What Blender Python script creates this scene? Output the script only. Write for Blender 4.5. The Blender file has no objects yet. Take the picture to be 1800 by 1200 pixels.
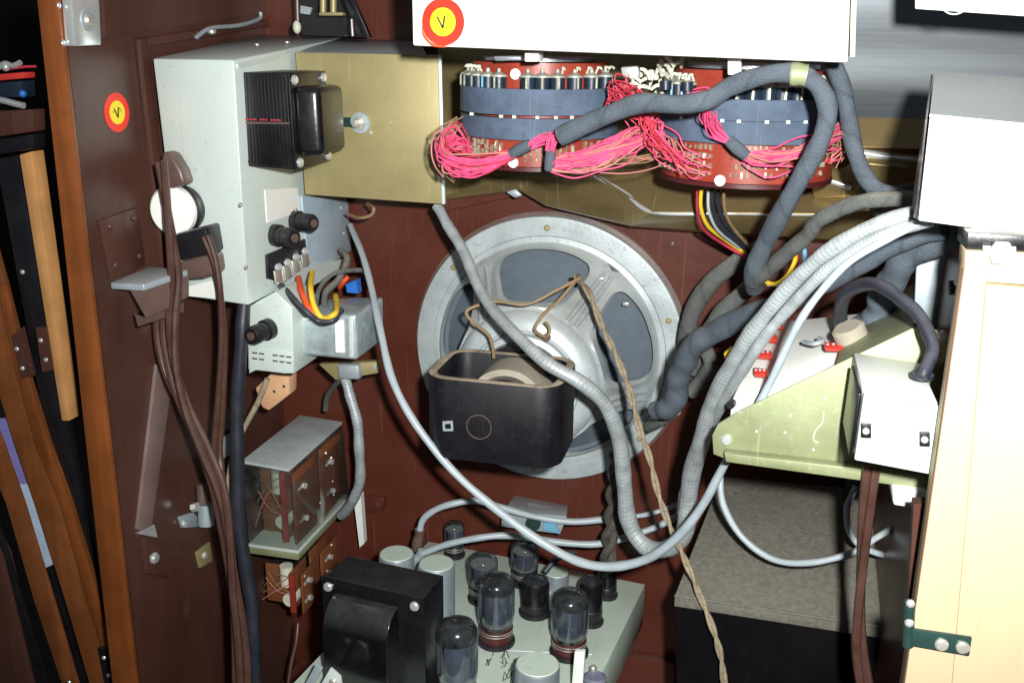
import bpy, bmesh, math, random
from mathutils import Vector, Matrix
rnd = random.Random(7)
S = bpy.context.scene
COL = S.collection
rad = math.radians

# ------------------------------------------------------------------ camera
F_PX, YAW, PITCH, ROLL = 1750.0, 14.0, 17.0, 0.6
EYE = Vector((0, 0, 1.2))
ROT = Matrix.Rotation(rad(YAW), 3, 'Z') @ Matrix.Rotation(rad(90 - PITCH), 3, 'X') @ Matrix.Rotation(rad(ROLL), 3, 'Z')
cd = bpy.data.cameras.new('camera')
cam = bpy.data.objects.new('camera', cd); COL.objects.link(cam)
cam.location = EYE; cam.rotation_euler = ROT.to_euler()
cd.sensor_width = 36; cd.lens = 36 * F_PX / 1800; cd.clip_start = 0.01; cd.clip_end = 50
S.camera = cam
# ------------------------------------------------------------------ light: on-camera flash, dim room
w = bpy.data.worlds.new('World'); S.world = w; w.use_nodes = True
bg = w.node_tree.nodes['Background']
bg.inputs[0].default_value = (0.75, 0.85, 1.0, 1); bg.inputs[1].default_value = 0.10
ld = bpy.data.lights.new('camera_flash', 'SPOT')
ld.energy = 70; ld.spot_size = rad(124); ld.spot_blend = 1.0; ld.shadow_soft_size = 0.014; ld.color = (1.0, 1.0, 0.975)
fl = bpy.data.objects.new('camera_flash', ld); COL.objects.link(fl)
fl.location = (0.058, 0.0, 1.25)
fl.rotation_euler = (Vector((-0.03, 1.0, 1.02)) - Vector(fl.location)).to_track_quat('-Z', 'Y').to_euler()
S.view_settings.view_transform = 'Standard'; S.view_settings.look = 'None'
S.view_settings.exposure = 0.0; S.view_settings.gamma = 1.0
S.cycles.max_bounces = 8; S.cycles.transparent_max_bounces = 16

# ------------------------------------------------------------------ pixel -> place
def ray(x, y): return ROT @ Vector(((x - 900) / F_PX, -(y - 600) / F_PX, -1))
def P(x, y, Y): d = ray(x, y); return EYE + d * (Y / d.y)
def PX(x, y, X): d = ray(x, y); return EYE + d * (X / d.x)
def PZ(x, y, Z): d = ray(x, y); return EYE + d * ((Z - EYE.z) / d.z)
def mpp(p): return -(ROT.transposed() @ (p - EYE)).z / F_PX      # metres per photo pixel there
YV = Vector((0, 1, 0)); ZV = Vector((0, 0, 1)); XV = Vector((1, 0, 0))

# ------------------------------------------------------------------ materials
def lin(h):
    h = h.lstrip('#'); o = []
    for i in (0, 2, 4):
        c = int(h[i:i + 2], 16) / 255; o.append(c / 12.92 if c <= .04045 else ((c + .055) / 1.055) ** 2.4)
    return o
def node(nt, t, **kw):
    n = nt.nodes.new(t)
    for k, v in kw.items():
        if k.startswith('i_'): n.inputs[int(k[2:])].default_value = v
        else: setattr(n, k, v)
    return n
def mathn(nt, op, a, b=None, clamp=False):
    n = nt.nodes.new('ShaderNodeMath'); n.operation = op; n.use_clamp = clamp
    for i, v in enumerate((a, b)):
        if v is None: continue
        if isinstance(v, (int, float)): n.inputs[i].default_value = v
        else: nt.links.new(v, n.inputs[i])
    return n.outputs[0]
def mixc(nt, f, a, b):
    n = nt.nodes.new('ShaderNodeMix'); n.data_type = 'RGBA'
    for s, v in ((0, f), (6, a), (7, b)):
        if isinstance(v, (int, float)): n.inputs[s].default_value = v
        elif isinstance(v, (list, tuple)): n.inputs[s].default_value = (*v[:3], 1)
        else: nt.links.new(v, n.inputs[s])
    return n.outputs[2]
def M(name, col, rough=.5, metal=0., var=.25, scale=30, bump=.15, bscale=300, dust=0., dcol='#8d877c', spec=.5,
      grain=None, speck=0., speckcol='#120c08', uv=None, coat=0., dside=.12, scr=0., scrcol='#e8e4da', stretch=(1, 1, 1)):
    m = bpy.data.materials.new(name); m.use_nodes = True; nt = m.node_tree; L = nt.links.new
    b = nt.nodes['Principled BSDF']
    c = lin(col) if isinstance(col, str) else list(col)
    tc = node(nt, 'ShaderNodeTexCoord')
    mp = node(nt, 'ShaderNodeMapping'); L(tc.outputs['Object'], mp.inputs[0]); mp.inputs['Scale'].default_value = stretch
    n1 = node(nt, 'ShaderNodeTexNoise'); L(mp.outputs[0], n1.inputs['Vector'])
    n1.inputs['Scale'].default_value = scale; n1.inputs['Detail'].default_value = 6; n1.inputs['Roughness'].default_value = .65
    r1 = node(nt, 'ShaderNodeMapRange'); L(n1.outputs[0], r1.inputs[0]); r1.inputs[1].default_value = .3; r1.inputs[2].default_value = .7
    out = mixc(nt, r1.outputs[0], [x * (1 - var) for x in c], [min(1, x * (1 + var)) for x in c])
    n2 = node(nt, 'ShaderNodeTexNoise'); L(mp.outputs[0], n2.inputs['Vector'])
    n2.inputs['Scale'].default_value = bscale; n2.inputs['Detail'].default_value = 4
    h = n2.outputs[0]; hd = .0006
    if grain:   # wood grain
        mp2 = node(nt, 'ShaderNodeMapping'); L(tc.outputs['Object'], mp2.inputs[0]); mp2.inputs['Scale'].default_value = (grain, grain, grain * .06)
        ng = node(nt, 'ShaderNodeTexNoise'); L(mp2.outputs[0], ng.inputs['Vector']); ng.inputs['Scale'].default_value = 1; ng.inputs['Detail'].default_value = 5; ng.inputs['Distortion'].default_value = .6
        rg = node(nt, 'ShaderNodeMapRange'); L(ng.outputs[0], rg.inputs[0]); rg.inputs[1].default_value = .38; rg.inputs[2].default_value = .66
        out = mixc(nt, mathn(nt, 'MULTIPLY', rg.outputs[0], .55), out, [x * .45 for x in c])
    if speck:
        n3 = node(nt, 'ShaderNodeTexNoise'); L(mp.outputs[0], n3.inputs['Vector']); n3.inputs['Scale'].default_value = 160; n3.inputs['Detail'].default_value = 3
        r3 = node(nt, 'ShaderNodeMapRange'); L(n3.outputs[0], r3.inputs[0]); r3.inputs[1].default_value = .62; r3.inputs[2].default_value = .72
        n4 = node(nt, 'ShaderNodeTexNoise'); L(mp.outputs[0], n4.inputs['Vector']); n4.inputs['Scale'].default_value = 14; n4.inputs['Detail'].default_value = 5
        r4 = node(nt, 'ShaderNodeMapRange'); L(n4.outputs[0], r4.inputs[0]); r4.inputs[1].default_value = .45; r4.inputs[2].default_value = .72
        f = mathn(nt, 'MAXIMUM', mathn(nt, 'MULTIPLY', r3.outputs[0], speck), mathn(nt, 'MULTIPLY', r4.outputs[0], speck * .6), True)
        out = mixc(nt, f, out, lin(speckcol))
    if scr:
        for ri, (rx, ry, rz) in enumerate(((.3, .5, .4), (1.2, .2, 2.1))):
            mps = node(nt, 'ShaderNodeMapping'); L(tc.outputs['Object'], mps.inputs[0]); mps.inputs['Rotation'].default_value = (rx, ry, rz); mps.inputs['Scale'].default_value = (420, 9, 9)
            ns = node(nt, 'ShaderNodeTexNoise'); L(mps.outputs[0], ns.inputs['Vector']); ns.inputs['Scale'].default_value = 1; ns.inputs['Detail'].default_value = 2; ns.inputs['Distortion'].default_value = .3
            rs_ = node(nt, 'ShaderNodeMapRange'); L(ns.outputs[0], rs_.inputs[0]); rs_.inputs[1].default_value = .67; rs_.inputs[2].default_value = .76
            out = mixc(nt, mathn(nt, 'MULTIPLY', rs_.outputs[0], scr), out, lin(scrcol))
    if uv:
        sp = node(nt, 'ShaderNodeSeparateXYZ'); L(tc.outputs['UV'], sp.inputs[0]); u, v = sp.outputs[0], sp.outputs[1]
        if uv == 'loom':
            k = mathn(nt, 'FRACT', mathn(nt, 'ADD', mathn(nt, 'MULTIPLY', v, 1.15), u))
            k2 = mathn(nt, 'FRACT', mathn(nt, 'ADD', mathn(nt, 'MULTIPLY', v, 14), mathn(nt, 'MULTIPLY', u, -3)))
            h = mathn(nt, 'ADD', mathn(nt, 'ADD', k, mathn(nt, 'MULTIPLY', k2, .12)), n2.outputs[0]); hd = .0011
            edge = mathn(nt, 'LESS_THAN', k, .10)
            out = mixc(nt, mathn(nt, 'MULTIPLY', edge, .35), out, [x * .4 for x in c])
        elif uv == 'braid':
            a = mathn(nt, 'SINE', mathn(nt, 'MULTIPLY', mathn(nt, 'ADD', mathn(nt, 'MULTIPLY', u, 7), mathn(nt, 'MULTIPLY', v, 5)), 6.2832))
            d = mathn(nt, 'SINE', mathn(nt, 'MULTIPLY', mathn(nt, 'SUBTRACT', mathn(nt, 'MULTIPLY', u, 7), mathn(nt, 'MULTIPLY', v, 5)), 6.2832))
            h = mathn(nt, 'MULTIPLY_ADD', mathn(nt, 'MULTIPLY', a, d), .5); 
            hh = mathn(nt, 'ADD', mathn(nt, 'MULTIPLY', mathn(nt, 'MULTIPLY', a, d), .5), .5)
            h = hh; hd = .0009
            out = mixc(nt, mathn(nt, 'MULTIPLY', mathn(nt, 'SUBTRACT', 1.0, hh), .34), out, [x * .35 for x in c])
    ro = mathn(nt, 'ADD', mathn(nt, 'MULTIPLY', mathn(nt, 'SUBTRACT', n1.outputs[0], .5), .3), rough, True)
    if dust:
        g = node(nt, 'ShaderNodeNewGeometry'); sg = node(nt, 'ShaderNodeSeparateXYZ'); L(g.outputs['Normal'], sg.inputs[0])
        rz = node(nt, 'ShaderNodeMapRange'); L(sg.outputs[2], rz.inputs[0]); rz.inputs[1].default_value = .25; rz.inputs[2].default_value = .9
        base = mathn(nt, 'ADD', rz.outputs[0], dside)
        dn = mathn(nt, 'MULTIPLY', mathn(nt, 'MULTIPLY', base, mathn(nt, 'ADD', r1.outputs[0], .35)), dust, True)
        out = mixc(nt, dn, out, lin(dcol))
        ro = mathn(nt, 'MAXIMUM', ro, dn)
        if metal:
            L(mathn(nt, 'MULTIPLY', mathn(nt, 'SUBTRACT', 1.0, dn), metal), b.inputs['Metallic'])
    elif metal: b.inputs['Metallic'].default_value = metal
    L(out, b.inputs['Base Color']); L(ro, b.inputs['Roughness'])
    b.inputs['Specular IOR Level'].default_value = spec
    if coat: b.inputs['Coat Weight'].default_value = coat; b.inputs['Coat Roughness'].default_value = .12
    if bump:
        bp = node(nt, 'ShaderNodeBump'); L(h, bp.inputs['Height']); bp.inputs['Strength'].default_value = min(1, bump * (4 if uv else 1)); bp.inputs['Distance'].default_value = hd
        L(bp.outputs[0], b.inputs['Normal'])
    return m
def glass(name, tint, refl=.16, rough=.06):
    m = bpy.data.materials.new(name); m.use_nodes = True; nt = m.node_tree; L = nt.links.new
    nt.nodes.remove(nt.nodes['Principled BSDF'])
    t = node(nt, 'ShaderNodeBsdfTransparent'); t.inputs[0].default_value = (*lin(tint), 1)
    g = node(nt, 'ShaderNodeBsdfGlossy'); g.inputs['Roughness'].default_value = rough; g.inputs[0].default_value = (.9, .95, 1, 1)
    fr = node(nt, 'ShaderNodeLayerWeight'); fr.inputs[0].default_value = .5
    df = node(nt, 'ShaderNodeBsdfDiffuse'); df.inputs[0].default_value = (.30, .32, .33, 1)
    tc = node(nt, 'ShaderNodeTexCoord'); nz = node(nt, 'ShaderNodeTexNoise'); L(tc.outputs['Object'], nz.inputs['Vector']); nz.inputs['Scale'].default_value = 35; nz.inputs['Detail'].default_value = 8; nz.inputs['Roughness'].default_value = .8
    mr = node(nt, 'ShaderNodeMapRange'); L(nz.outputs[0], mr.inputs[0]); mr.inputs[1].default_value = .35; mr.inputs[2].default_value = 1.0; mr.inputs[4].default_value = refl
    m1 = node(nt, 'ShaderNodeMixShader'); L(mr.outputs[0], m1.inputs[0]); L(t.outputs[0], m1.inputs[1]); L(df.outputs[0], m1.inputs[2])
    m2 = node(nt, 'ShaderNodeMixShader'); L(mathn(nt, 'ADD', mathn(nt, 'MULTIPLY', mathn(nt, 'POWER', fr.outputs[1], 3.0), .6), .06), m2.inputs[0]); L(m1.outputs[0], m2.inputs[1]); L(g.outputs[0], m2.inputs[2])
    L(m2.outputs[0], nt.nodes['Material Output'].inputs[0])
    return m

m_panel = M('brown_painted_board', '#53251a', .38, var=.22, scale=14, bump=.25, bscale=120, speck=.35, speckcol='#241009', spec=.35, scr=.16, scrcol='#a07a68', dust=.12, dside=.35, dcol='#8a6a58')
m_side = M('dark_brown_board', '#4d2f26', .36, var=.25, scale=10, bump=.25, bscale=150, speck=.4, speckcol='#1c0e0b', spec=.4, stretch=(1, 1, .5), scr=.2, scrcol='#9a8478', dust=.12, dside=.35, dcol='#8a7468')
m_edge = M('varnished_edge_wood', '#8a4d24', .4, var=.2, scale=25, grain=60, bump=.2, spec=.5, speck=.15)
m_wood = M('orange_wood', '#8a5029', .5, var=.25, scale=20, grain=60, bump=.2, speck=.2)
m_palewood = M('pale_wood', '#d39a60', .5, var=.2, scale=20, grain=60, bump=.2)
m_cream = M('cream_plywood', '#c3ad8c', .55, var=.1, scale=9, bump=.15, spec=.3, stretch=(1, 1, .15), speck=.12, speckcol='#a08a70')
m_black = M('black_metal', '#15151a', .4, var=.3, bump=.2, dust=.15, dcol='#5a5650')
m_dark = M('black_lacquer', '#0e0e12', .32, var=.3, scale=60, bump=.2, dust=.12, dcol='#6a6660', coat=.2)
m_gloss = M('glossy_black_lacquer', '#050507', .22, var=.3, scale=40, bump=.12, dust=.12, dcol='#8a8a88', coat=.5, spec=.7)
m_zinc = M('pale_zinc', '#d3e0da', .42, metal=.2, var=.09, scale=14, bump=.2, bscale=160, speck=.24, speckcol='#8f877a', scr=.25, scrcol='#8d958f', dust=.3, dcol='#a9a59b')
m_foil = M('crumpled_foil', '#b9c6c8', .35, metal=.5, var=.3, scale=60, bump=1., bscale=110, speck=.3, speckcol='#7d858a')
m_zincblue = M('bluish_zinc', '#b3c8d4', .45, metal=.2, var=.12, scale=40, bump=.2, speck=.3, speckcol='#8b8f92', scr=.3, scrcol='#6f7c84')
m_zinc2 = M('dull_zinc', '#a9b6bd', .5, metal=.35, var=.15, scale=30, bump=.2, speck=.25, speckcol='#77736a', dust=.4, dcol='#9a958b')
m_white = M('white_enamel', '#f4f4ee', .35, var=.03, scale=10, bump=.05)
m_white2 = M('offwhite_enamel', '#e4e8e2', .45, var=.06, scale=20, bump=.1, speck=.06, speckcol='#a09a90')
m_brass = M('brassy_chromate', '#a4986c', .5, metal=.35, var=.22, scale=7, bump=.15, speck=.28, speckcol='#7d764c', scr=.25, scrcol='#d8cfa0')
m_olive = M('green_chromate', '#8b936c', .5, metal=.25, var=.32, scale=10, bump=.2, scr=.35, speck=.2, speckcol='#c9cdb4', dust=.2)
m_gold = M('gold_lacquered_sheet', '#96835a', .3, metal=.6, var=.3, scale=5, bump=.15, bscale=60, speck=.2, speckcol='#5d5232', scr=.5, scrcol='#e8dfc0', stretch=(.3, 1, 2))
m_steel = M('polished_sheet', '#71767a', .5, metal=.75, var=.3, scale=6, bump=.1, bscale=90, stretch=(.2, 1, 3), )
m_silver = M('aluminium', '#b9c4cc', .35, metal=.7, var=.12, scale=30, bump=.15, dust=.5, dcol='#9da39b')
m_bright = M('bright_metal', '#dfe3e2', .25, metal=.6, var=.1, bump=.05)
m_screw = M('screw_metal', '#c9c7bd', .35, metal=.6, var=.2, bump=.1)
m_chassis = M('green_grey_chassis', '#c9dccd', .5, metal=.1, var=.14, scale=18, bump=.2, speck=.3, speckcol='#8d8982', scr=.3, scrcol='#7d867f', dust=.22, dcol='#a19c92')
m_basket = M('speaker_paint', '#b3bdc0', .42, metal=.2, var=.2, scale=22, bump=.3, bscale=260, dust=.35, dcol='#b0aa9c', speck=.4, speckcol='#6c6a64', scr=.2, scrcol='#d8dcdc')
m_cone = M('paper_cone', '#5f6a74', .85, var=.12, scale=60, bump=.4, bscale=500)
m_coil = M('coil_paper', '#a59d8c', .7, var=.2, bump=.3, dust=.3)
m_dustblack = M('dusty_black', '#0d0d14', .5, var=.3, scale=40, bump=.25, dust=1.0, dcol='#b3a28a', dside=.0, scr=.2, scrcol='#4a4448', speck=.12, speckcol='#4a4448')
m_loom = M('grey_cloth_tape', '#4d5761', .8, var=.22, scale=60, bump=.3, bscale=700, dust=.35, dcol='#7c8084', uv='loom')
m_loom2 = M('dusty_cloth_tape', '#565a58', .85, var=.25, scale=50, bump=.25, bscale=700, dust=.6, dcol='#8f8a7f', uv='loom')
m_braid = M('tinned_braid', '#adb6b8', .5, metal=.25, var=.3, scale=60, bump=.07, uv='braid', speck=.35, speckcol='#55585a', dust=.3, dcol='#a09c92')
m_dbraid = M('dark_braid', '#57534c', .7, var=.4, scale=80, bump=.25, uv='braid')
m_greycord = M('grey_vinyl', '#a9b6bd', .4, var=.15, scale=40, bump=.08, dust=.35, dcol='#8a8378')
m_browncord = M('brown_vinyl', '#4a3029', .38, var=.25, scale=40, bump=.1, dust=.35, dcol='#8a7a6a')
m_blackcord = M('black_rubber', '#22252f', .45, var=.25, scale=40, bump=.1, dust=.4, dcol='#6a6a72')
m_tan = M('tan_twine', '#94866f', .8, var=.3, scale=90, bump=.3, uv='loom')
m_pink = M('pink_wire', '#e0507c', .55, var=.3, scale=60, bump=.05)
m_redwire = M('red_wire', '#bb3446', .55, var=.3, scale=60, bump=.05)
m_oldpink = M('faded_pink_wire', '#b9766e', .6, var=.3, scale=60, bump=.05)
m_tanwire = M('bare_tan_wire', '#8a7352', .55, var=.3, scale=60, bump=.05)
m_bakelite = M('red_bakelite', '#8d3424', .42, var=.2, scale=40, bump=.15, speck=.3, speckcol='#4a1610', scr=.2, scrcol='#b56a58')
m_band = M('slate_felt_band', '#4b5b70', .75, var=.3, scale=50, speck=.3, speckcol='#242c36', scr=.3, scrcol='#8a95a0', bump=.3, bscale=500, dust=.25, dcol='#8a8a88')
m_bluecoil = M('dark_blue_coil', '#1b2836', .4, var=.3, bump=.2)
m_cap = M('dusty_cap', '#c9cbb9', .5, var=.2, bump=.1)
m_capdull = M('tarnished_cap', '#aeb2a4', .45, metal=.3, var=.4, scale=90, bump=.1, dust=.3)
m_pin = M('tarnished_pins', '#9fa08a', .4, metal=.4, var=.5, scale=120, bump=.1)
m_yellow = M('yellow_wire', '#e8c22e', .45, var=.12, bump=.05)
m_orange = M('orange_wire', '#e8552a', .45, var=.12, bump=.05)
m_blue = M('blue_plastic', '#2a6ec2', .4, var=.12, bump=.05)
m_cyan = M('pale_blue_wire', '#6aa4c0', .45, var=.12, bump=.05)
m_red = M('red_plastic', '#c83a30', .4, var=.12, bump=.05)
m_stred = M('sticker_red', '#f0301a', .4, var=.06, bump=0)
m_styel = M('sticker_yellow', '#f8e020', .4, var=.06, bump=0)
m_ink = M('ink', '#3a3a30', .7, var=.1, bump=0)
m_fibre = M('speckled_fibreboard', '#6c695f', .88, var=.25, scale=180, bump=1., bscale=420, speck=.4, speckcol='#3e3a32')
m_darkfelt = M('dark_felt', '#08070a', .95, var=.4, scale=60, bump=.5, bscale=400, speck=.2, speckcol='#2a242a', spec=.1)
m_brownbake = M('brown_bakelite', '#5f4a44', .35, var=.2, bump=.08, dust=.2)
m_strap = M('mauve_painted_strap', '#7d6864', .4, var=.2, bump=.15, scr=.3, scrcol='#b8a8a0')
m_lid = M('dusty_grey_lid', '#b4bdbc', .6, metal=.1, var=.2, scale=25, bump=.3, speck=.4, speckcol='#7f8380', scr=.2, scrcol='#6d7270')
m_greenwhite = M('green_white_paint', '#bccdc1', .45, var=.08, scale=20, bump=.1, speck=.15, speckcol='#8f958a')
m_board = M('brown_phenolic', '#7d4b30', .45, var=.2, bump=.15, speck=.2)
m_tubebase = M('maroon_tube_base', '#4a1c20', .4, var=.2, bump=.1)
m_plate = M('tube_plate', '#82879a', .45, metal=.3, var=.2, bump=.15)
m_getter = M('getter_flash', '#54565c', .25, metal=.8, var=.3, scale=80, bump=0)
m_peach = M('peach_plastic', '#d0a37c', .5, var=.1, bump=.1)
m_violet = M('violet_card', '#8b86c8', .6, var=.15, bump=.05)
m_ice = M('ice_blue_sheet', '#c4d8ee', .4, var=.15, bump=.05)
m_greendk = M('dark_green_metal', '#2e4a44', .4, metal=.4, var=.2, bump=.15)
m_void = M('dark_room', '#150a0a', .9, var=.2, bump=0)
m_concrete = M('room_floor', '#3a332c', .85, var=.2, bump=.2)
m_tubeglass = glass('tube_glass', '#b6bcc2', .30)
m_acrylic = glass('scratched_acrylic', '#dfe6e0', .30, .10)

# ------------------------------------------------------------------ mesh helpers
def NB(): return bmesh.new()
def face(bm, vs):
    try: return bm.faces.new(vs)
    except ValueError: return None
def add_prism(bm, pts, vec):
    a = [bm.verts.new(p) for p in pts]; b = [bm.verts.new(p + vec) for p in pts]; n = len(pts)
    face(bm, a); face(bm, b[::-1])
    for i in range(n): face(bm, [a[i], b[i], b[(i + 1) % n], a[(i + 1) % n]])
def add_hex(bm, f, b):            # 4 front corners, 4 back corners
    F = [bm.verts.new(p) for p in f]; B = [bm.verts.new(p) for p in b]; n = len(f)
    face(bm, F); face(bm, B[::-1])
    for i in range(n): face(bm, [F[i], B[i], B[(i + 1) % n], F[(i + 1) % n]])
def add_box(bm, lo, hi):
    (x0, y0, z0), (x1, y1, z1) = lo, hi
    add_hex(bm, [Vector(v) for v in ((x0, y0, z0), (x1, y0, z0), (x1, y0, z1), (x0, y0, z1))],
            [Vector(v) for v in ((x0, y1, z0), (x1, y1, z0), (x1, y1, z1), (x0, y1, z1))])
def frame_of(ax):
    ax = Vector(ax).normalized(); t = Vector((0, 0, 1)) if abs(ax.z) < .9 else Vector((0, 1, 0))
    u = ax.cross(t).normalized(); return u, u.cross(ax).normalized(), ax       # u, v, axis
def add_lathe(bm, prof, o, ax, seg=24, closed=True):
    u, v, a = frame_of(ax); rings = []
    for r, h in prof:
        if r < 1e-6: rings.append([bm.verts.new(o + a * h)])
        else: rings.append([bm.verts.new(o + a * h + (u * math.cos(t) + v * math.sin(t)) * r) for t in (2 * math.pi * k / seg for k in range(seg))])
    for A, B in zip(rings, rings[1:]):
        for k in range(seg):
            j = (k + 1) % seg
            if len(A) == 1 and len(B) == 1: continue
            if len(A) == 1: face(bm, [A[0], B[j], B[k]])
            elif len(B) == 1: face(bm, [A[k], A[j], B[0]])
            else: face(bm, [A[k], A[j], B[j], B[k]])
    if closed:
        if len(rings[0]) > 1: face(bm, rings[0][::-1])
        if len(rings[-1]) > 1: face(bm, rings[-1])
def add_cyl(bm, p0, p1, r, seg=16, r1=None):
    d = p1 - p0; add_lathe(bm, [(r, 0), (r if r1 is None else r1, d.length)], p0, d, seg)
def add_ball(bm, c, r, seg=12, sq=1.0, ax=ZV):
    n = max(4, seg // 2)
    add_lathe(bm, [(r * math.sin(math.pi * i / n), -r * sq * math.cos(math.pi * i / n)) for i in range(n + 1)], c, ax, seg, False)
def smooth_path(pts, rs, sub=7):
    out = []; n = len(pts)
    if n == 2: return [(pts[0].lerp(pts[1], k / sub), rs[0] + (rs[1] - rs[0]) * k / sub) for k in range(sub + 1)]
    for i in range(n - 1):
        p0 = pts[max(i - 1, 0)]; p1 = pts[i]; p2 = pts[i + 1]; p3 = pts[min(i + 2, n - 1)]
        for k in range(sub):
            t = k / sub; t2 = t * t; t3 = t2 * t
            out.append((.5 * ((2 * p1) + (p2 - p0) * t + (2 * p0 - 5 * p1 + 4 * p2 - p3) * t2 + (3 * p1 - p0 - 3 * p2 + p3) * t3), rs[i] + (rs[i + 1] - rs[i]) * t))
    out.append((pts[-1], rs[-1])); return out
def add_tube(bm, path, seg=12, flat=1.0):
    uvl = bm.loops.layers.uv.verify(); n = len(path); rings = []; u = None; ln = 0; vs = []
    for i, (p, r) in enumerate(path):
        t = (path[min(i + 1, n - 1)][0] - path[max(i - 1, 0)][0]).normalized()
        if u is None: u = frame_of(t)[0]
        u = (u - t * u.dot(t)).normalized(); v = t.cross(u)
        if i: ln += (p - path[i - 1][0]).length / (6.2832 * max(r, 1e-5))
        vs.append(ln)
        rings.append([bm.verts.new(p + (u * math.cos(a) + v * math.sin(a) * flat) * r) for a in (2 * math.pi * k / seg for k in range(seg))])
    for i in range(n - 1):
        for k in range(seg):
            j = (k + 1) % seg; f = face(bm, [rings[i][k], rings[i][j], rings[i + 1][j], rings[i + 1][k]])
            if f:
                for l, (uu, vv) in zip(f.loops, ((k / seg, vs[i]), ((k + 1) / seg, vs[i]), ((k + 1) / seg, vs[i + 1]), (k / seg, vs[i + 1]))): l[uvl].uv = (uu, vv)
    face(bm, rings[0][::-1]); face(bm, rings[-1])
def wloc(o):
    v = Vector((0, 0, 0))
    while o: v += o.location; o = o.parent
    return v
def obj(name, bm, mat, parent=None, bev=0., seg=2, smooth=True, kind=None):
    bmesh.ops.recalc_face_normals(bm, faces=bm.faces[:])
    if bev:
        es = [e for e in bm.edges if len(e.link_faces) == 2 and e.calc_face_angle(0) > .5]
        bmesh.ops.bevel(bm, geom=es, offset=bev, segments=seg, affect='EDGES', clamp_overlap=True, profile=.5)
    if parent is None:
        o = sum((v.co for v in bm.verts), Vector()) / max(1, len(bm.verts))
    else: o = wloc(parent)
    bmesh.ops.translate(bm, verts=bm.verts[:], vec=-o)
    me = bpy.data.meshes.new(name); bm.to_mesh(me); bm.free()
    if smooth:
        me.polygons.foreach_set('use_smooth', [True] * len(me.polygons)); me.set_sharp_from_angle(angle=rad(38))
    me.materials.append(mat)
    ob = bpy.data.objects.new(name, me); COL.objects.link(ob)
    if parent is None: ob.location = o
    else: ob.parent = parent
    if kind: ob['kind'] = kind
    return ob
def tag(o, label, cat, group=None):
    o['label'] = label; o['category'] = cat
    if group: o['group'] = group
    return o
def thing(name, label, cat, loc, group=None):
    o = bpy.data.objects.new(name, None); COL.objects.link(o); o.location = loc; o.empty_display_size = .02
    return tag(o, label, cat, group)
def part(name, mat, parent, fn, *a, bev=0., **k):
    bm = NB(); fn(bm, *a); return obj(name, bm, mat, parent, bev, **k)
def solo(name, mat, label, cat, fn, *a, bev=0., group=None, **k):
    bm = NB(); fn(bm, *a); return tag(obj(name, bm, mat, None, bev, **k), label, cat, group)
def screw(parent, p, ax, r, mat=None, name='screw'):
    ax = Vector(ax).normalized(); bm = NB()
    add_lathe(bm, [(r, 0), (r, r * .35), (r * .75, r * .65), (0, r * .75)], p, ax, 14)
    u, v, a = frame_of(ax); d = (u * .8 + v * .6).normalized(); e = a.cross(d)
    q = p + a * r * .70
    return obj(name, bm, mat or m_screw, parent)
def quad(Y, pts): return [P(x, y, Y) for x, y in pts]

# ------------------------------------------------------------------ setting
def structure(name, mat, lo, hi):
    bm = NB(); add_box(bm, lo, hi); o = obj(name, bm, mat); o['kind'] = 'structure'; return o
structure('room_floor', m_concrete, (-4, -3, -.05), (4, 3.5, 0))
structure('room_wall', m_void, (-4, 2.6, 0), (4, 2.7, 3))

# cabinet ----------------------------------------------------------
PY = 1.10
cab = thing('jukebox_cabinet', 'open brown jukebox cabinet holding the speaker, wiring and chassis', 'cabinet', (-.2, 1.1, 0.0))
part('back_panel', m_panel, cab, add_box, (-.62, PY, .05), (.9, PY + .015, 1.75))
bm = NB()
wt, wb = P(104, -60, .752), P(293, 1700, .752)
add_hex(bm, [wt, wb, wb + Vector((-.017, 0, 0)), wt + Vector((-.017, 0, 0))], [v + Vector((0, PY - .754, 0)) for v in (wt, wb, wb + Vector((-.017, 0, 0)), wt + Vector((-.017, 0, 0)))])
obj('side_panel', bm, m_side, cab)
part('edge_strip', m_edge, cab, add_prism, quad(.745, [(60, -40), (95, -40), (243, 1230), (200, 1230)]), YV * .0065, bev=.0012)
part('edge_lining', m_black, cab, add_prism, quad(.7495, [(95.5, -40), (101, -40), (248, 1230), (243.5, 1230)]), YV * .002)
def WL(x, y, off=0.0):                       # a point on the inner face of the left side panel
    X = -.585 + off
    for _ in range(6):
        p = PX(x, y, X); X = wt.x + (wb.x - wt.x) * (wt.z - p.z) / (wt.z - wb.z) + off
    return PX(x, y, X)
def wplate(bm, pts, th, off=0.0): add_prism(bm, [WL(x, y, off + th) for x, y in pts], XV * -th)
bt = part('batten', m_side, cab, wplate, [(246, 70), (262, 66), (306, 470), (290, 474)], .006, bev=.001)
part('batten', m_side, cab, wplate, [(263, 66), (480, 34), (480, 46), (264, 82)], .006, bev=.001)
part('upper_lining', m_side, cab, wplate, [(182, -30), (500, -30), (500, 20), (186, 66)], .003)
# right wall, shelf edge, lower rail
part('side_panel', m_side, cab, add_box, (.139, .70, .05), (.158, PY - .002, 1.12))
part('corner_strip', m_black, cab, add_box, (.112, 1.03, .05), (.136, PY - .003, .80), bev=.002)
part('floor_board', m_panel, cab, add_box, (-.56, .62, .36), (.137, PY - .002, .385))
part('panel_rail', m_panel, cab, add_prism, quad(1.085, [(640, 1090), (1185, 1165), (1185, 1260), (640, 1190)]), YV * .012, bev=.001)
part('rear_ledge', m_panel, cab, add_prism, quad(1.082, [(775, 352), (905, 328), (905, 345), (775, 372)]), YV * .015)

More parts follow.
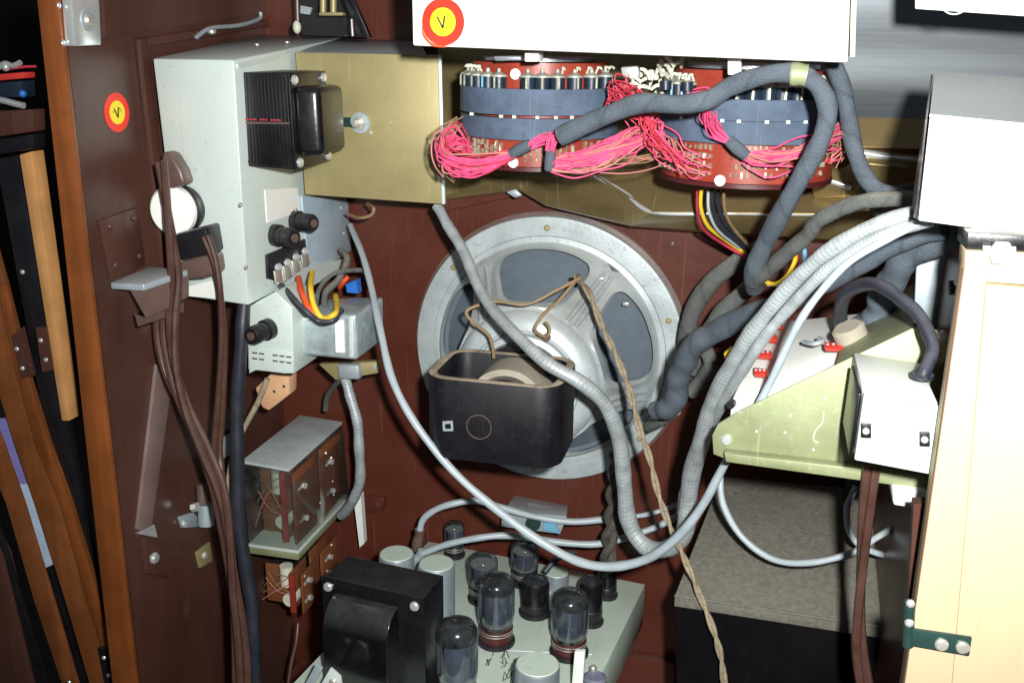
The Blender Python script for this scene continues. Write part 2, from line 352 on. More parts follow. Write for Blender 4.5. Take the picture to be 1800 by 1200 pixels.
# ------------------------------------------------------------------ left: door leaning beside the cabinet
door = thing('leaning_back_door', 'framed wooden door leaning left of the cabinet, with black metal edging', 'door', P(60, 900, .80))
def board(mat, name, pts, Y, th=.018, bev=.0015): return part(name, mat, door, add_prism, quad(Y, pts), YV * th, bev=bev)
board(m_side, 'rail', [(-40, 196), (57, 193), (58, 232), (-40, 246)], .80)
board(m_black, 'rail_lining', [(-40, 250), (58, 236), (58, 262), (-40, 278)], .805)
board(m_palewood, 'stile', [(33, 272), (55, 266), (122, 740), (108, 740)], .815)
b2 = board(m_black, 'metal_edging', [(-8, 280), (30, 273), (206, 1230), (166, 1230)], .83, .01)
board(m_wood, 'stile', [(-40, 330), (8, 500), (46, 655), (84, 780), (122, 885), (175, 1060), (226, 1230), (165, 1230), (115, 1060), (60, 885), (24, 780), (-25, 620), (-60, 520)], .822, .008)
board(m_edge, 'stile_edge', [(8, 500), (46, 655), (84, 780), (122, 885), (175, 1060), (195, 1138), (178, 1138), (154, 1060), (105, 885), (61, 780), (28, 655), (-6, 500)], .817, .004, .0005)
board(m_black, 'metal_edging', [(-40, 560), (-12, 640), (20, 770), (150, 1200), (120, 1200), (-20, 760)], .835, .008)
board(m_wood, 'stile', [(-70, 600), (-35, 680), (5, 780), (42, 885), (95, 1060), (145, 1230), (118, 1230), (61, 1060), (10, 885), (-25, 800), (-70, 690)], .816, .004, .0008)
board(m_side, 'stile', [(-40, 900), (0, 980), (62, 1230), (-40, 1230)], .80)
board(m_black, 'metal_edging', [(-40, 830), (0, 940), (92, 1230), (64, 1230)], .806, .006)
for x, y in ((40, 478), (30, 613), (40, 647), (72, 598), (81, 632)):
    screw(door, P(x, y, .808), (0, -1, 0), .0024, m_bright, 'rivet')
part('hinge_leaf', m_side, door, add_prism, quad(.812, [(20, 590), (40, 575), (60, 660), (38, 665)]), YV * .003)
part('hinge_leaf', m_side, door, add_prism, quad(.812, [(62, 575), (80, 575), (92, 650), (74, 655)]), YV * .003)
part('latch_end', m_black, door, add_prism, quad(.812, [(172, 1138), (192, 1142), (206, 1200), (184, 1200)]), YV * .006)
for x, y in ((183, 1155), (192, 1186), (122, 1198)): screw(door, P(x, y, .806), (0, -1, 0), .0024, m_bright, 'rivet')
bm = NB(); add_prism(bm, quad(.834, [(-6, 735), (14, 735), (50, 849), (30, 849)]), YV * .002)
tag(obj('violet_card', bm, m_violet), 'narrow violet card showing between two leaning door boards', 'card')
bm = NB(); add_prism(bm, quad(.834, [(32, 850), (50, 850), (62, 885), (92, 992), (74, 1000), (42, 885)]), YV * .002)
tag(obj('glazing_strip', bm, m_ice), 'pale blue plastic strip showing low between leaning door boards', 'strip')
sw = thing('switch_assembly', 'small red and blue switch block on the rail at left edge', 'switch', P(20, 190, .80))
part('metal_lever', m_bright, sw, add_tube, smooth_path([P(-6, 122, .8), P(8, 112, .8), P(22, 116, .8), P(36, 110, .8)], [.0025] * 4), 8)
part('lever_knob', m_bright, sw, add_ball, P(10, 118, .8), .004)
part('red_block', m_red, sw, add_prism, quad(.80, [(-20, 132), (42, 127), (43, 138), (-20, 144)]), YV * .015, bev=.001)
part('blue_block', m_bluecoil, sw, add_prism, quad(.80, [(-20, 146), (36, 142), (38, 172), (-20, 172)]), YV * .02, bev=.002)
part('blue_knob', m_blue, sw, add_ball, P(40, 165, .80), .0035)
part('metal_arm', m_bright, sw, add_tube, smooth_path([P(-10, 174, .797), P(10, 178, .797), P(28, 183, .797), P(42, 186, .797)], [.003] * 4), 8)
part('arm_rod', m_redwire, sw, add_tube, smooth_path([P(15, 122, .805), P(40, 118, .805), P(64, 117, .81)], [.0012] * 3), 6)

# hardware on the left side panel ----------------------------------
lt = thing('latch_plate', 'bright steel latch plate with bolt at top of left panel', 'latch', WL(150, 40))
part('plate', m_bright, lt, wplate, [(124, -30), (174, -30), (179, 80), (132, 82)], .010, bev=.0015)
p = WL(154, 36, .010); screw(lt, p, XV, .006); part('washer', m_zinc2, lt, add_lathe, [(.009, 0), (.009, .0012), (.006, .0012)], p, XV, 20)
for x, y in ((104, 10), (112, 76)):
    bm = NB(); add_ball(bm, WL(x, y, .0005), .0026, 12, .5, XV); tag(obj('rivet', bm, m_bright), ('upper' if y < 50 else 'lower') + ' small bright rivet left of the steel latch plate', 'rivet', 'rivets by the latch plate')
def sticker(base, ax, up, r, ry, label):
    t = thing('sticker', label, 'sticker', base); ax = ax.normalized(); up = up.normalized(); s = up.cross(ax).normalized()
    def disc(b, rr, h0):
        n = 40; vs = [base + ax * h0 + (s * math.cos(6.2832 * k / n) * r * rr + up * math.sin(6.2832 * k / n) * ry * rr) for k in range(n)]
        add_prism(b, vs, ax * .0002)
    part('red_ring', m_stred, t, disc, 1, .0002); part('yellow_centre', m_styel, t, disc, .60, .0006)
    def mark(b):
        for a, c in (((-.26, .22), (.0, -.26)), ((.0, -.26), (.10, .26))):
            q = [base + ax * .001 + s * x * r + up * y * ry for x, y in (a, c)]
            w = s * r * .045; add_prism(b, [q[0] - w, q[0] + w, q[1] + w, q[1] - w], ax * .0002)
        for x, y in ((.22, .2), (.3, .08), (-.34, .05)):
            add_ball(b, base + ax * .001 + s * x * r + up * y * ry, r * .035, 6)
    part('handwritten_mark', m_ink, t, mark)
p0 = WL(205, 198); dz = (WL(205, 163) - WL(205, 232)).length / 2; dy = (WL(183, 198) - WL(227, 198)).length / 2
sticker(p0, XV, ZV, dy, dz, 'round red and yellow sticker on the brown side panel')
# screw plates
sp = thing('screw_plate', 'brown painted plate with four screws on left side panel', 'plate', WL(210, 420))
part('plate', m_side, sp, wplate, [(176, 388), (244, 364), (256, 465), (196, 492)], .0025, bev=.0006)
for x, y in ((193, 398), (235, 384), (203, 466), (245, 450)): screw(sp, WL(x, y, .0025), XV, .003, m_side)
for i, (x, y) in enumerate(((160, 432), (163, 455))): pass
br = thing('angle_bracket', 'thick brown angle bracket jutting from left side panel under the pale chassis', 'bracket', WL(260, 520))
def brk(b):
    a, c = P(194, 497, .765), P(252, 500, .765)
    a2, c2 = P(262, 468, .815), P(330, 474, .815)
    t = Vector((0, 0, -.006)); add_hex(b, [a, c, c2, a2], [v + t for v in (a, c, c2, a2)])
part('top_flange', m_zinc2, br, brk, bev=.001)
fq_ = [P(224, 502, .768), P(250, 505, .767), P(332, 484, .815), P(332, 522, .815), P(258, 562, .768)]
part('face', m_brownbake, br, add_hex, fq_, [v + Vector((-.003, .005, 0)) for v in fq_], bev=.0008)
fq2 = [P(236, 550, .7665), P(258, 560, .7662), P(322, 530, .812), P(324, 548, .812), P(242, 574, .7665)]
part('lower_lip', m_brownbake, br, add_hex, fq2, [v + Vector((-.002, .004, -.001)) for v in fq2], bev=.0006)
st = thing('metal_strap', 'narrow mauve-brown metal strap slanting down left side panel', 'strap', WL(270, 760))
part('strap_bar', m_strap, st, wplate, [(276, 640), (302, 680), (266, 935), (242, 930)], .004, bev=.0008)
tb = thing('strap_tab', 'bright tab and bolted brown plate at foot of the slanting strap', 'bracket', WL(268, 960))
part('bright_tab', m_bright, tb, wplate, [(244, 938), (272, 921), (278, 945)], .005, bev=.0006)
part('plate', m_side, tb, wplate, [(254, 945), (287, 950), (296, 1015), (260, 1008)], .007, bev=.001)
screw(tb, WL(270, 980, .007), XV, .006, m_bright, 'bolt')
cl = thing('corner_clip', 'small square brown clip with one bright screw on side panel', 'clip', WL(358, 970))
part('plate', m_brass, cl, wplate, [(346, 970), (369, 952), (374, 985), (352, 998)], .003, bev=.0006)
screw(cl, WL(359, 975, .003), XV, .0042, m_bright)
tm = thing('cable_clamp', 'small metal cable clamp where brown cords cross the side panel', 'clamp', WL(350, 900))
part('base', m_zinc2, tm, wplate, [(316, 908), (340, 900), (352, 912), (350, 926), (322, 928)], .004, bev=.001)
screw(tm, WL(323, 920, .004), XV, .0045, m_bright)
part('barrel', m_zinc2, tm, add_cyl, WL(362, 922, .02), WL(362, 885, .02), .0085, 14)
part('barrel_cap', m_brownbake, tm, add_cyl, WL(356, 884, .02), WL(354, 850, .018), .006, 12)
part('side_nut', m_bright, tm, add_cyl, WL(338, 892, .014), WL(347, 890, .02), .005, 6)
for i, (x, y) in enumerate(((440, 1062), (399, 1080))):
    pass

# ------------------------------------------------------------------ upper left chassis
FY = .85
ch = thing('power_chassis', 'tall pale zinc chassis box with transformer on upper left panel', 'chassis', P(340, 535, FY))
f = quad(FY, [(268, 103), (411, 105), (437, 535), (312, 512)])
f = [P(268, 103, FY), P(411, 105, FY), P(437, 537, FY), P(318, 519, FY)]
bk = [P(462, 61, 1.094), P(604, 66, 1.094), P(437, 537, FY) + YV * .245, P(318, 519, FY) + YV * .245]
part('housing', m_zinc, ch, add_hex, f, bk, bev=.0022)
# side seam lip and screws on the side
xs = f[1].x
def SX(x, y, off=.0): return PX(x, y, xs + (f[2].x - f[1].x) * max(0, min(1, (y - 105) / 430)) + off)
part('side_flange', m_zinc, ch, lambda b: add_prism(b, [SX(418, 112, .002), SX(516, 92, .002), SX(519, 98, .002), SX(420, 120, .002)], XV * -.002))
part('rear_side_plate', m_zincblue, ch, lambda b: add_prism(b, [SX(531, 345, .004), SX(612, 352, .004), SX(618, 440, .004), SX(545, 482, .004)], XV * -.004), bev=.0008)
for x, y in ((600, 365), (605, 410), (422, 360), (432, 470), (520, 370)): screw(ch, SX(x, y, .004), XV, .0022)
part('lower_side_tab', m_zinc, ch, lambda b: add_prism(b, [SX(482, 512, .006), SX(535, 470, .006), SX(604, 455, .006), SX(604, 472, .006), SX(545, 505, .006)], XV * -.003))
# top screws & flange
for x, y in ((452, 82), (505, 78)):
    screw(ch, PZ(x, y, f[0].z - .001) if False else P(x, y, FY + (1.094 - FY) * (103 - y) / 42 + .01) + ZV * .0012, ZV, .003)
# transformer on its side
tr = thing('small_transformer', 'small black laminated transformer bolted to side of pale chassis', 'transformer', SX(470, 215, .01))
ty0 = FY + .016
a0, a1, a2, a3 = P(416, 127, ty0), P(503, 129, ty0), P(515, 299, ty0), P(427, 292, ty0)
dpt = YV * .080
part('lamination_stack', m_black, tr, add_hex, [a0, a1, a2, a3], [v + dpt for v in (a0, a1, a2, a3)], bev=.0012)
for k in range(14):
    t = (k + .5) / 14; q0 = a0.lerp(a1, t); q1 = a3.lerp(a2, t); wv = (a1 - a0) * .012
    part('lamination', m_dark, tr, lambda b: add_prism(b, [q0 - wv + Vector((0, -.0007, -.003)), q0 + wv + Vector((0, -.0007, -.003)), q1 + wv + Vector((0, -.0007, .003)), q1 - wv + Vector((0, -.0007, .003))], YV * .0015))
part('stack_band', m_brownbake, tr, lambda b: add_prism(b, [a0.lerp(a3, .52) + YV * -.0016, a1.lerp(a2, .50) + YV * -.0016, a1.lerp(a2, .52) + YV * -.0016, a0.lerp(a3, .54) + YV * -.0016], YV * .002))
part('label_print', m_redwire, tr, kind='stuff', fn=lambda b: [add_box(b, q + Vector((-.0008, -.0018, -.0007)), q + Vector((.0008, -.0008, .0007))) for q in [a0.lerp(a1, .12 + .055 * i) + (a3 - a0) * .49 for i in range(14) if i not in (5, 9)]])
xr = a1.x
# end frame and bell on the +x side
zt, zb = a1.z, a2.z
yy0, yy1 = ty0, ty0 + .080
def RX(u, v, off): # u along depth 0..1, v down 0..1
    return Vector((xr + (a2.x - a1.x) * v + off, yy0 + (yy1 - yy0) * u, zt + (zb - zt) * v))
part('end_frame', m_dark, tr, lambda b: add_hex(b, [RX(.0, .0, .003), RX(1, .0, .003), RX(1, 1, .003), RX(0, 1, .003)], [RX(.0, .0, -.001), RX(1, .0, -.001), RX(1, 1, -.001), RX(0, 1, -.001)]), bev=.001)
part('end_bell', m_dark, tr, lambda b: add_hex(b, [RX(.14, .15, .026), RX(.86, .15, .026), RX(.86, .85, .026), RX(.14, .85, .026)], [RX(.08, .13, .002), RX(.92, .13, .002), RX(.92, .87, .002), RX(.08, .87, .002)]), bev=.006, seg=4)
for u, v in ((.1, .07), (.9, .07), (.1, .93), (.9, .93)):
    screw(tr, RX(u, v, .003), XV, .0048, m_bright, 'bolt')
# brass plate
BY = .964
bp = thing('brass_plate', 'large brass coloured plate standing behind the small transformer', 'plate', P(650, 360, BY))
bq = [P(519, 92, BY), P(769, 97, BY), P(776, 359, BY), P(536, 342, BY)]
part('face', m_brass, bp, add_hex, bq, [v + YV * .0025 for v in bq], bev=.0007)
rf = [P(769, 97, BY), P(776, 359, BY)]
part('return_edge', m_zinc, bp, add_hex, [rf[0] + Vector((.0002, 0, 0)), rf[1] + Vector((.0002, 0, 0)), rf[1] + Vector((.0035, .0005, 0)), rf[0] + Vector((.0035, .0005, 0))], [v + Vector((0, .004, 0)) for v in (rf[0], rf[1], rf[1] + Vector((.0035, 0, 0)), rf[0] + Vector((.0035, 0, 0)))], bev=.0005)
tf = [P(519, 92, BY), P(769, 97, BY)]
part('top_flange', m_zinc2, bp, add_hex, [tf[0] + Vector((.002, .003, 0)), tf[1] + Vector((-.012, .003, 0)), P(738, 73, 1.09), P(578, 66, 1.09)], [v + Vector((0, 0, -.002)) for v in (tf[0] + Vector((.002, .003, 0)), tf[1] + Vector((-.012, .003, 0)), P(738, 73, 1.09), P(578, 66, 1.09))], bev=.0005)
part('slot_insert', m_greendk, bp, add_prism, quad(BY - .0012, [(585, 206), (626, 207), (626, 224), (585, 223)]), YV * .001)
pb = P(634, 216, BY)
part('washer', m_zinc2, bp, add_lathe, [(.0105, 0), (.0105, .0018), (.005, .0018)], pb, -YV, 24)
part('bolt', m_screw, bp, add_lathe, [(.0072, .0018), (.0072, .007), (.004, .007), (.004, .016), (0, .0165)], pb, -YV, 6)
screw(bp, P(652, 234, BY), (0, -1, 0), .0024); screw(bp, P(687, 216, BY), (0, -1, 0), .0018)
tl = thing('tan_wire_loop', 'short tan wire loop hanging just below the brass plate', 'wire', P(640, 370, 1.02))
part('wire', m_tanwire, tl, add_tube, smooth_path([P(610, 375, 1.02), P(632, 383, 1.0), P(652, 378, 1.0), P(657, 366, 1.0), P(646, 358, 1.02)], [.0018] * 5), 8)
# plugs on the chassis front
pg = thing('plug_socket', 'round white socket with brown plugs above and below on pale chassis', 'socket', P(318, 365, FY))
pc = P(322, 366, FY)
part('back_ring', m_black, pg, add_lathe, [(.0225, 0), (.0225, .006), (.019, .008)], pc + Vector((.001, 0, 0)), -YV, 36)
part('disc', m_white, pg, add_lathe, [(.0235, .006), (.0235, .014), (.021, .0165), (.0, .0175)], P(316, 367, FY), -YV, 40)
part('upper_plug', m_brownbake, pg, lambda b: add_hex(b, [P(284, 266, .83), P(300, 270, .83), P(318, 300, .83), P(326, 325, .83), P(296, 334, .83), P(278, 300, .83)], [v + YV * .018 for v in (P(284, 266, .83), P(300, 270, .83), P(318, 300, .83), P(326, 325, .83), P(296, 334, .83), P(278, 300, .83))]), bev=.004, seg=3)
part('plug_shell', m_black, pg, lambda b: add_prism(b, quad(.822, [(306, 412), (362, 398), (371, 448), (312, 458)]), YV * .026), bev=.003)
part('plug_body', m_brownbake, pg, lambda b: add_prism(b, quad(.824, [(312, 460), (372, 446), (378, 484), (352, 492), (316, 494)]), YV * .024), bev=.005, seg=3)
part('plug_pin', m_bright, pg, add_ball, P(312, 470, .822), .003)
part('tag_plate', m_white2, pg, lambda b: add_prism(b, quad(.846, [(312, 508), (383, 490), (385, 526), (318, 519)]), YV * .002))
# fuse holders on its side
def fuse(label, pts, r, dirv, base=None):
    c = base; t = thing('fuse_holder', label, 'fuse holder', c, 'black ribbed fuse holders'); d = dirv.normalized()
    part('collar', m_black, t, add_lathe, [(r * 1.15, 0), (r * 1.15, r * .8), (r * .95, r * .9)], c, d, 24)
    part('cap', m_black, t, add_lathe, [(r * .95, r * .8), (r * .95, r * 1.5), (r * .85, r * 1.55), (r * .85, r * 1.7), (r, r * 1.75), (r, r * 2.6), (r * .85, r * 2.9), (0, r * 2.9)], c, d, 24)
    part('cap_slot', m_brownbake, t, add_lathe, [(r * .45, r * 2.9), (r * .45, r * 3.05), (0, r * 3.05)], c, d, 16)
fuse('black fuse holder beside terminal strip, nearer of the upper pair', 0, .0098, Vector((1, -.35, 0)), SX(482, 413, .001))
fuse('black fuse holder on chassis side, farther of the upper pair', 0, .0096, Vector((1, -.35, 0)), SX(517, 388, .001))
# paper patch
bm = NB(); add_prism(bm, [SX(466, 334, .001), SX(524, 330, .001), SX(528, 372, .001), SX(470, 392, .001)], XV * -.0008); tag(obj('paper_label', bm, m_white), 'faded white paper label beneath the small transformer', 'label')
# terminal strip
ts = thing('terminal_strip', 'black terminal strip with silver screws above the looped wires', 'terminal strip', SX(510, 460))
part('backing', m_black, ts, lambda b: add_prism(b, [SX(470, 448, .003), SX(542, 418, .003), SX(547, 440, .003), SX(486, 494, .003), SX(472, 490, .003)], XV * -.003), bev=.0006)
for x, y in ((489, 470), (505, 462), (520, 452), (536, 442)):
    q = SX(x, y, .006); screw(ts, q, Vector((1, -.6, .1)), .0045, m_bright, 'terminal_screw')
    part('terminal_lug', m_screw, ts, lambda b: add_prism(b, [SX(x - 6, y + 6, .010), SX(x + 6, y + 3, .010), SX(x + 9, y + 24, .012), SX(x - 3, y + 28, .012)], XV * -.002), bev=.0005)
part('insulator_block', m_white2, ts, lambda b: add_prism(b, [SX(486, 478, .008), SX(548, 450, .008), SX(550, 460, .008), SX(490, 500, .008)], XV * -.004), bev=.0006)
def wire(name, label, mat, pts, rp, cat='wire', group=None, seg=10, sub=7, flat=1.0, wob=1.0):
    ps = [P(*q[:3]) for q in pts]; n = len(ps)
    rs = [((q[3] if len(q) > 3 else rp) * mpp(p)) for q, p in zip(pts, ps)]
    path = smooth_path(ps, rs, sub); f1, f2, f3 = rnd.uniform(.5, 1.1), rnd.uniform(.5, 1.1), rnd.uniform(0, 6)
    path = [(p + Vector((math.sin(i * f1 * .55 + f3), math.sin(i * f2 * .4 + 2 * f3), math.sin(i * f2 * .5 + f3))) * r * .10 * wob * min(1, i / 4, (len(path) - 1 - i) / 4), r * (1 + .05 * math.sin(i * f1 + f3) + rnd.uniform(-.025, .025))) for i, (p, r) in enumerate(path)]
    bm = NB(); add_tube(bm, path, seg, flat)
    return tag(obj(name, bm, mat), label, cat, group)
G = 'looped hook-up wires at the terminal strip'
wire('terminal_wire', 'orange wire curving down from the terminal strip', m_orange, [(525, 488, .92), (530, 512, .885), (541, 538, .872), (556, 556, .870)], 5.5, group=G)
wire('terminal_wire', 'yellow wire looping from terminal strip onto the metal can', m_yellow, [(549, 478, .93), (546, 508, .885), (552, 538, .872), (568, 559, .870), (588, 552, .872), (592, 534, .90), (590, 520, .93)], 5, group=G)
wire('terminal_wire', 'black wire drooping lowest beneath the terminal strip', m_blackcord, [(494, 502, .90), (512, 522, .868), (536, 546, .862), (560, 565, .866), (586, 562, .870), (600, 545, .89)], 6, group=G)
wire('terminal_wire', 'grey wire arching from metal can toward rear plate', m_loom2, [(556, 540, .93), (562, 505, .93), (590, 480, .95), (625, 475, .98), (645, 480, 1.0), (652, 500, 1.02)], 4, group=G)
wire('terminal_wire', 'second grey wire bundle arching behind the metal can', m_loom2, [(570, 545, .94), (572, 515, .94), (595, 492, .96), (610, 455, 1.0), (600, 440, 1.03)], 6, group=G)
wire('terminal_wire', 'short orange wire end beside the blue connector', m_orange, [(597, 505, 1.0), (604, 495, .99), (612, 486, .99)], 4, group=G)
bm = NB(); add_prism(bm, quad(1.0, [(608, 500), (626, 492), (629, 516), (610, 514)]), YV * .012); tag(obj('blue_connector', bm, m_blue), 'tiny blue connector behind the metal can', 'connector')
# lower box with fuse holder
lb = thing('junction_box', 'small pale zinc box with one fuse holder below the chassis', 'junction box', P(490, 655, .87))
lq = [P(434, 540, .862), P(484, 512, .862), P(513, 540, .862), P(517, 657, .862), P(436, 650, .862)]
part('housing', m_zinc, lb, add_hex, lq, [v + YV * .055 for v in lq], bev=.0015)
part('foot_flange', m_zinc, lb, lambda b: add_prism(b, quad(.860, [(437, 612), (516, 622), (516, 656), (500, 656), (450, 650), (438, 656)]), YV * .0016), bev=.0004)
part('print_line', m_ink, lb, kind='stuff', fn=lambda b: [add_prism(b, quad(.8595, [(x, y + (x - 440) * .12), (x + 9, y + 1 + (x - 440) * .12), (x + 9, y + 3.5 + (x - 440) * .12), (x, y + 2.5 + (x - 440) * .12)]), YV * .0002) for x in range(443, 505, 12) for y in (618, 628) if (x + y) % 5])
fuse('black fuse holder alone on the small zinc box', 0, .0092, Vector((-.25, -1, -.05)), P(474, 577, .862))
can = thing('filter_can', 'dented silvery filter can with folded foil sides below the wires', 'filter', P(590, 635, .9))
cq = [P(524, 556, .885), P(626, 552, .885), P(628, 634, .885), P(526, 624, .885)]
part('can_body', m_foil, can, add_hex, cq, [v + YV * .075 for v in cq], bev=.004, seg=3)
part('can_face', m_foil, can, lambda b: add_prism(b, quad(.8835, [(536, 566), (584, 562), (586, 618), (538, 612)]), YV * .002), bev=.0008)
part('can_label', m_white2, can, lambda b: add_prism(b, quad(.8832, [(588, 563), (604, 562), (606, 620), (590, 619)]), YV * .0015))
part('can_seam', m_zinc, can, lambda b: add_prism(b, quad(.8832, [(612, 556), (620, 555), (622, 628), (614, 629)]), YV * .002), bev=.0006)
ct = thing('clamp_bracket', 'brass clamp bracket with one screw beneath the filter can', 'bracket', P(625, 645, 1.0))
part('bar', m_brass, ct, add_prism, quad(.985, [(560, 640), (662, 636), (664, 656), (590, 668)]), YV * .01, bev=.001)
part('clip', m_zinc2, ct, add_prism, quad(.975, [(592, 640), (630, 642), (632, 668), (594, 666)]), YV * .012, bev=.003)
screw(ct, P(658, 645, .985), (0, -1, 0), .003, m_bright)

# peach connector and braided drop
pk = thing('peach_block', 'peach plastic block with two holes above the relay', 'connector', P(478, 690, .93))
part('block', m_peach, pk, add_prism, quad(.92, [(448, 682), (476, 656), (508, 662), (508, 694), (472, 722), (460, 716)]), YV * .02, bev=.002)
for x, y in ((482, 688), (499, 679)): part('hole', m_ink, pk, add_lathe, [(.0018, 0), (0, .0004)], P(x, y, .9198), -YV, 10)

# ------------------------------------------------------------------ relay boxes
def relay(name, label, Y0, dep, F4, lid, kind):
    fq = quad(Y0, F4)      # TL TR BR BL of the near face
    t = thing('relay_unit', label, 'relay', (fq[2] + fq[3]) / 2 + YV * dep / 2, 'clear cased relays')
    D = YV * dep
    if lid:
        part('lid', m_lid, t, lambda b: add_hex(b, fq[:2] + [fq[1] + D, fq[0] + D], [v + Vector((0, 0, .004)) for v in fq[:2] + [fq[1] + D, fq[0] + D]]), bev=.0015)
        part('case', m_acrylic, t, lambda b: add_hex(b, fq, [v + D for v in fq]), bev=.001)
        up = ZV * .009
        part('rim', m_olive, t, lambda b: add_hex(b, [fq[3], fq[2], fq[2] + D, fq[3] + D], [v - up for v in (fq[3], fq[2], fq[2] + D, fq[3] + D)]), bev=.0008)
        part('rim_gasket', m_zinc, t, lambda b: add_hex(b, [fq[3] + Vector((-.001, -.0015, .0035)), fq[2] + Vector((.0015, -.0015, .0035)), fq[2] + D + Vector((.0015, 0, .0035)), fq[3] + D + Vector((-.001, 0, .0035))], [fq[3] + Vector((-.001, -.0015, .0003)), fq[2] + Vector((.0015, -.0015, .0003)), fq[2] + D + Vector((.0015, 0, .0003)), fq[3] + D + Vector((-.001, 0, .0003))]), bev=.0005)
    zt, zb = (fq[0].z + fq[1].z) / 2, (fq[2].z + fq[3].z) / 2; x0, x1 = fq[3].x, fq[2].x; y0 = Y0; H = zt - zb
    # inner boards parallel to the side face
    for k, xx in ((0, x1 - .007), (1, x1 - .022)):
        part('contact_board', m_board, t, add_box, (xx, y0 + .008, zb + .06 * H), (xx + .0025, y0 + dep * .42, zb + .93 * H), bev=.0004)
        part('contact_board', m_board, t, add_box, (xx, y0 + dep * .52, zb + .06 * H), (xx + .0025, y0 + dep * .93, zb + .93 * H), bev=.0004)
    part('front_board', m_bakelite, t, add_box, (x1 - .02, y0 + .004, zb + .1 * H), (x1 - .013, y0 + .0065, zb + .95 * H))
    for u, v in ((.2, .3), (.2, .7), (.7, .3), (.7, .68)):
        q = Vector((x1 - .004, y0 + dep * u, zb + H * v))
        part('contact', m_bright, t, lambda b: [add_cyl(b, q, q + Vector((.0035, -.001, 0)), .0035, 10), add_box(b, q + Vector((-.001, -.012, -.0015)), q + Vector((.001, 0, .0015)))])
    for k in range(5):
        q = Vector((x1 - .004, y0 + dep * rnd.uniform(.1, .9), zb + H * rnd.uniform(.15, .9))); part('rivet', m_screw, t, add_ball, q, .0017, 8)
    q = Vector((x0 + (x1 - x0) * .62, y0 + .01, zb + H * .30)); part('coil_end', m_cap, t, add_cyl, q, q + Vector((0, .03, 0)), .0085, 18)
    q = Vector((x0 + (x1 - x0) * .52, y0 + .02, zb + H * .75)); part('coil', m_cap, t, add_cyl, q + ZV * -.012, q + ZV * .014, .008, 16)
    for k in range(5):
        a = Vector((x0 + .003, y0 + .012 + k * .004, zb + H * (.2 + .13 * k))); b_ = Vector((x1 - .02, y0 + .01, zb + H * rnd.uniform(.3, .9)))
        mid = (a + b_) / 2 + Vector((0, -.004, rnd.uniform(-.01, .015)))
        part('lead', m_tanwire if k % 3 else m_oldpink, t, add_tube, smooth_path([a, mid, b_], [.0008] * 3), 6)
    part('rear_board', m_board, t, add_box, (x0 + .002, y0 + dep * .22, zb + .05 * H), (x1 - .026, y0 + dep * .22 + .003, zb + .9 * H), bev=.0004)
    part('frame', m_dark, t, add_box, (x0 + .003, y0 + dep * .3, zb + .002), (x1 - .026, y0 + dep * .9, zb + H * .8))
relay('relay', 'clear cased relay with grey dusty lid below the peach block', .935, .150, [(424, 815), (508, 830), (524, 972), (438, 960)], True, 0)
relay('relay', 'open brown relay below the brass rim beside black cable', .950, .12, [(440, 1000), (520, 1010), (536, 1090), (450, 1078)], False, 1)
wire('rear_lead', 'thin mauve wire hanging low beneath the lower relay', m_brownbake, [(524, 1095, .96), (521, 1125, .95), (512, 1165, .94), (505, 1215, .93)], 2.5)
bm = NB(); add_prism(bm, quad(1.06, [(622, 880), (634, 868), (640, 955), (632, 962)]), YV * .01); tag(obj('grey_post', bm, m_white2), 'short pale post behind the relay rim', 'post')
hp = thing('hinge_tab', 'brown tab with one screw on back panel right of relay', 'bracket', P(662, 885, 1.095))
part('tab', m_panel, hp, add_prism, quad(1.092, [(640, 872), (676, 876), (672, 900), (640, 900)]), YV * .007, bev=.001); screw(hp, P(664, 887, 1.092), (0, -1, 0), .004, m_side)
bm = NB(); add_prism(bm, quad(.945, [(388, 770), (404, 762), (404, 800), (392, 806)]), YV * .02); tag(obj('grey_tab', bm, m_zinc2, None, .001), 'small grey metal tab left of the relay lid', 'tab')

# ------------------------------------------------------------------ loudspeaker
SC = P(962, 619, 1.088)
spk = thing('loudspeaker', 'large silver-framed loudspeaker mounted on the brown back panel', 'loudspeaker', SC)
RF = .1605
nY = -YV
part('gasket', m_brownbake, spk, add_lathe, [(RF + .004, 0), (RF + .004, .0035), (RF - .004, .0045), (RF - .006, 0)], SC + YV * .0115, nY, 96)
part('flange', m_basket, spk, add_lathe, [(RF, -.008), (RF, 0), (RF - .001, .0025), (RF - .004, .003), (RF - .0215, .0035), (RF - .0225, .006), (.132, .007), (.129, .004), (.129, -.008)], SC, nY, 120)
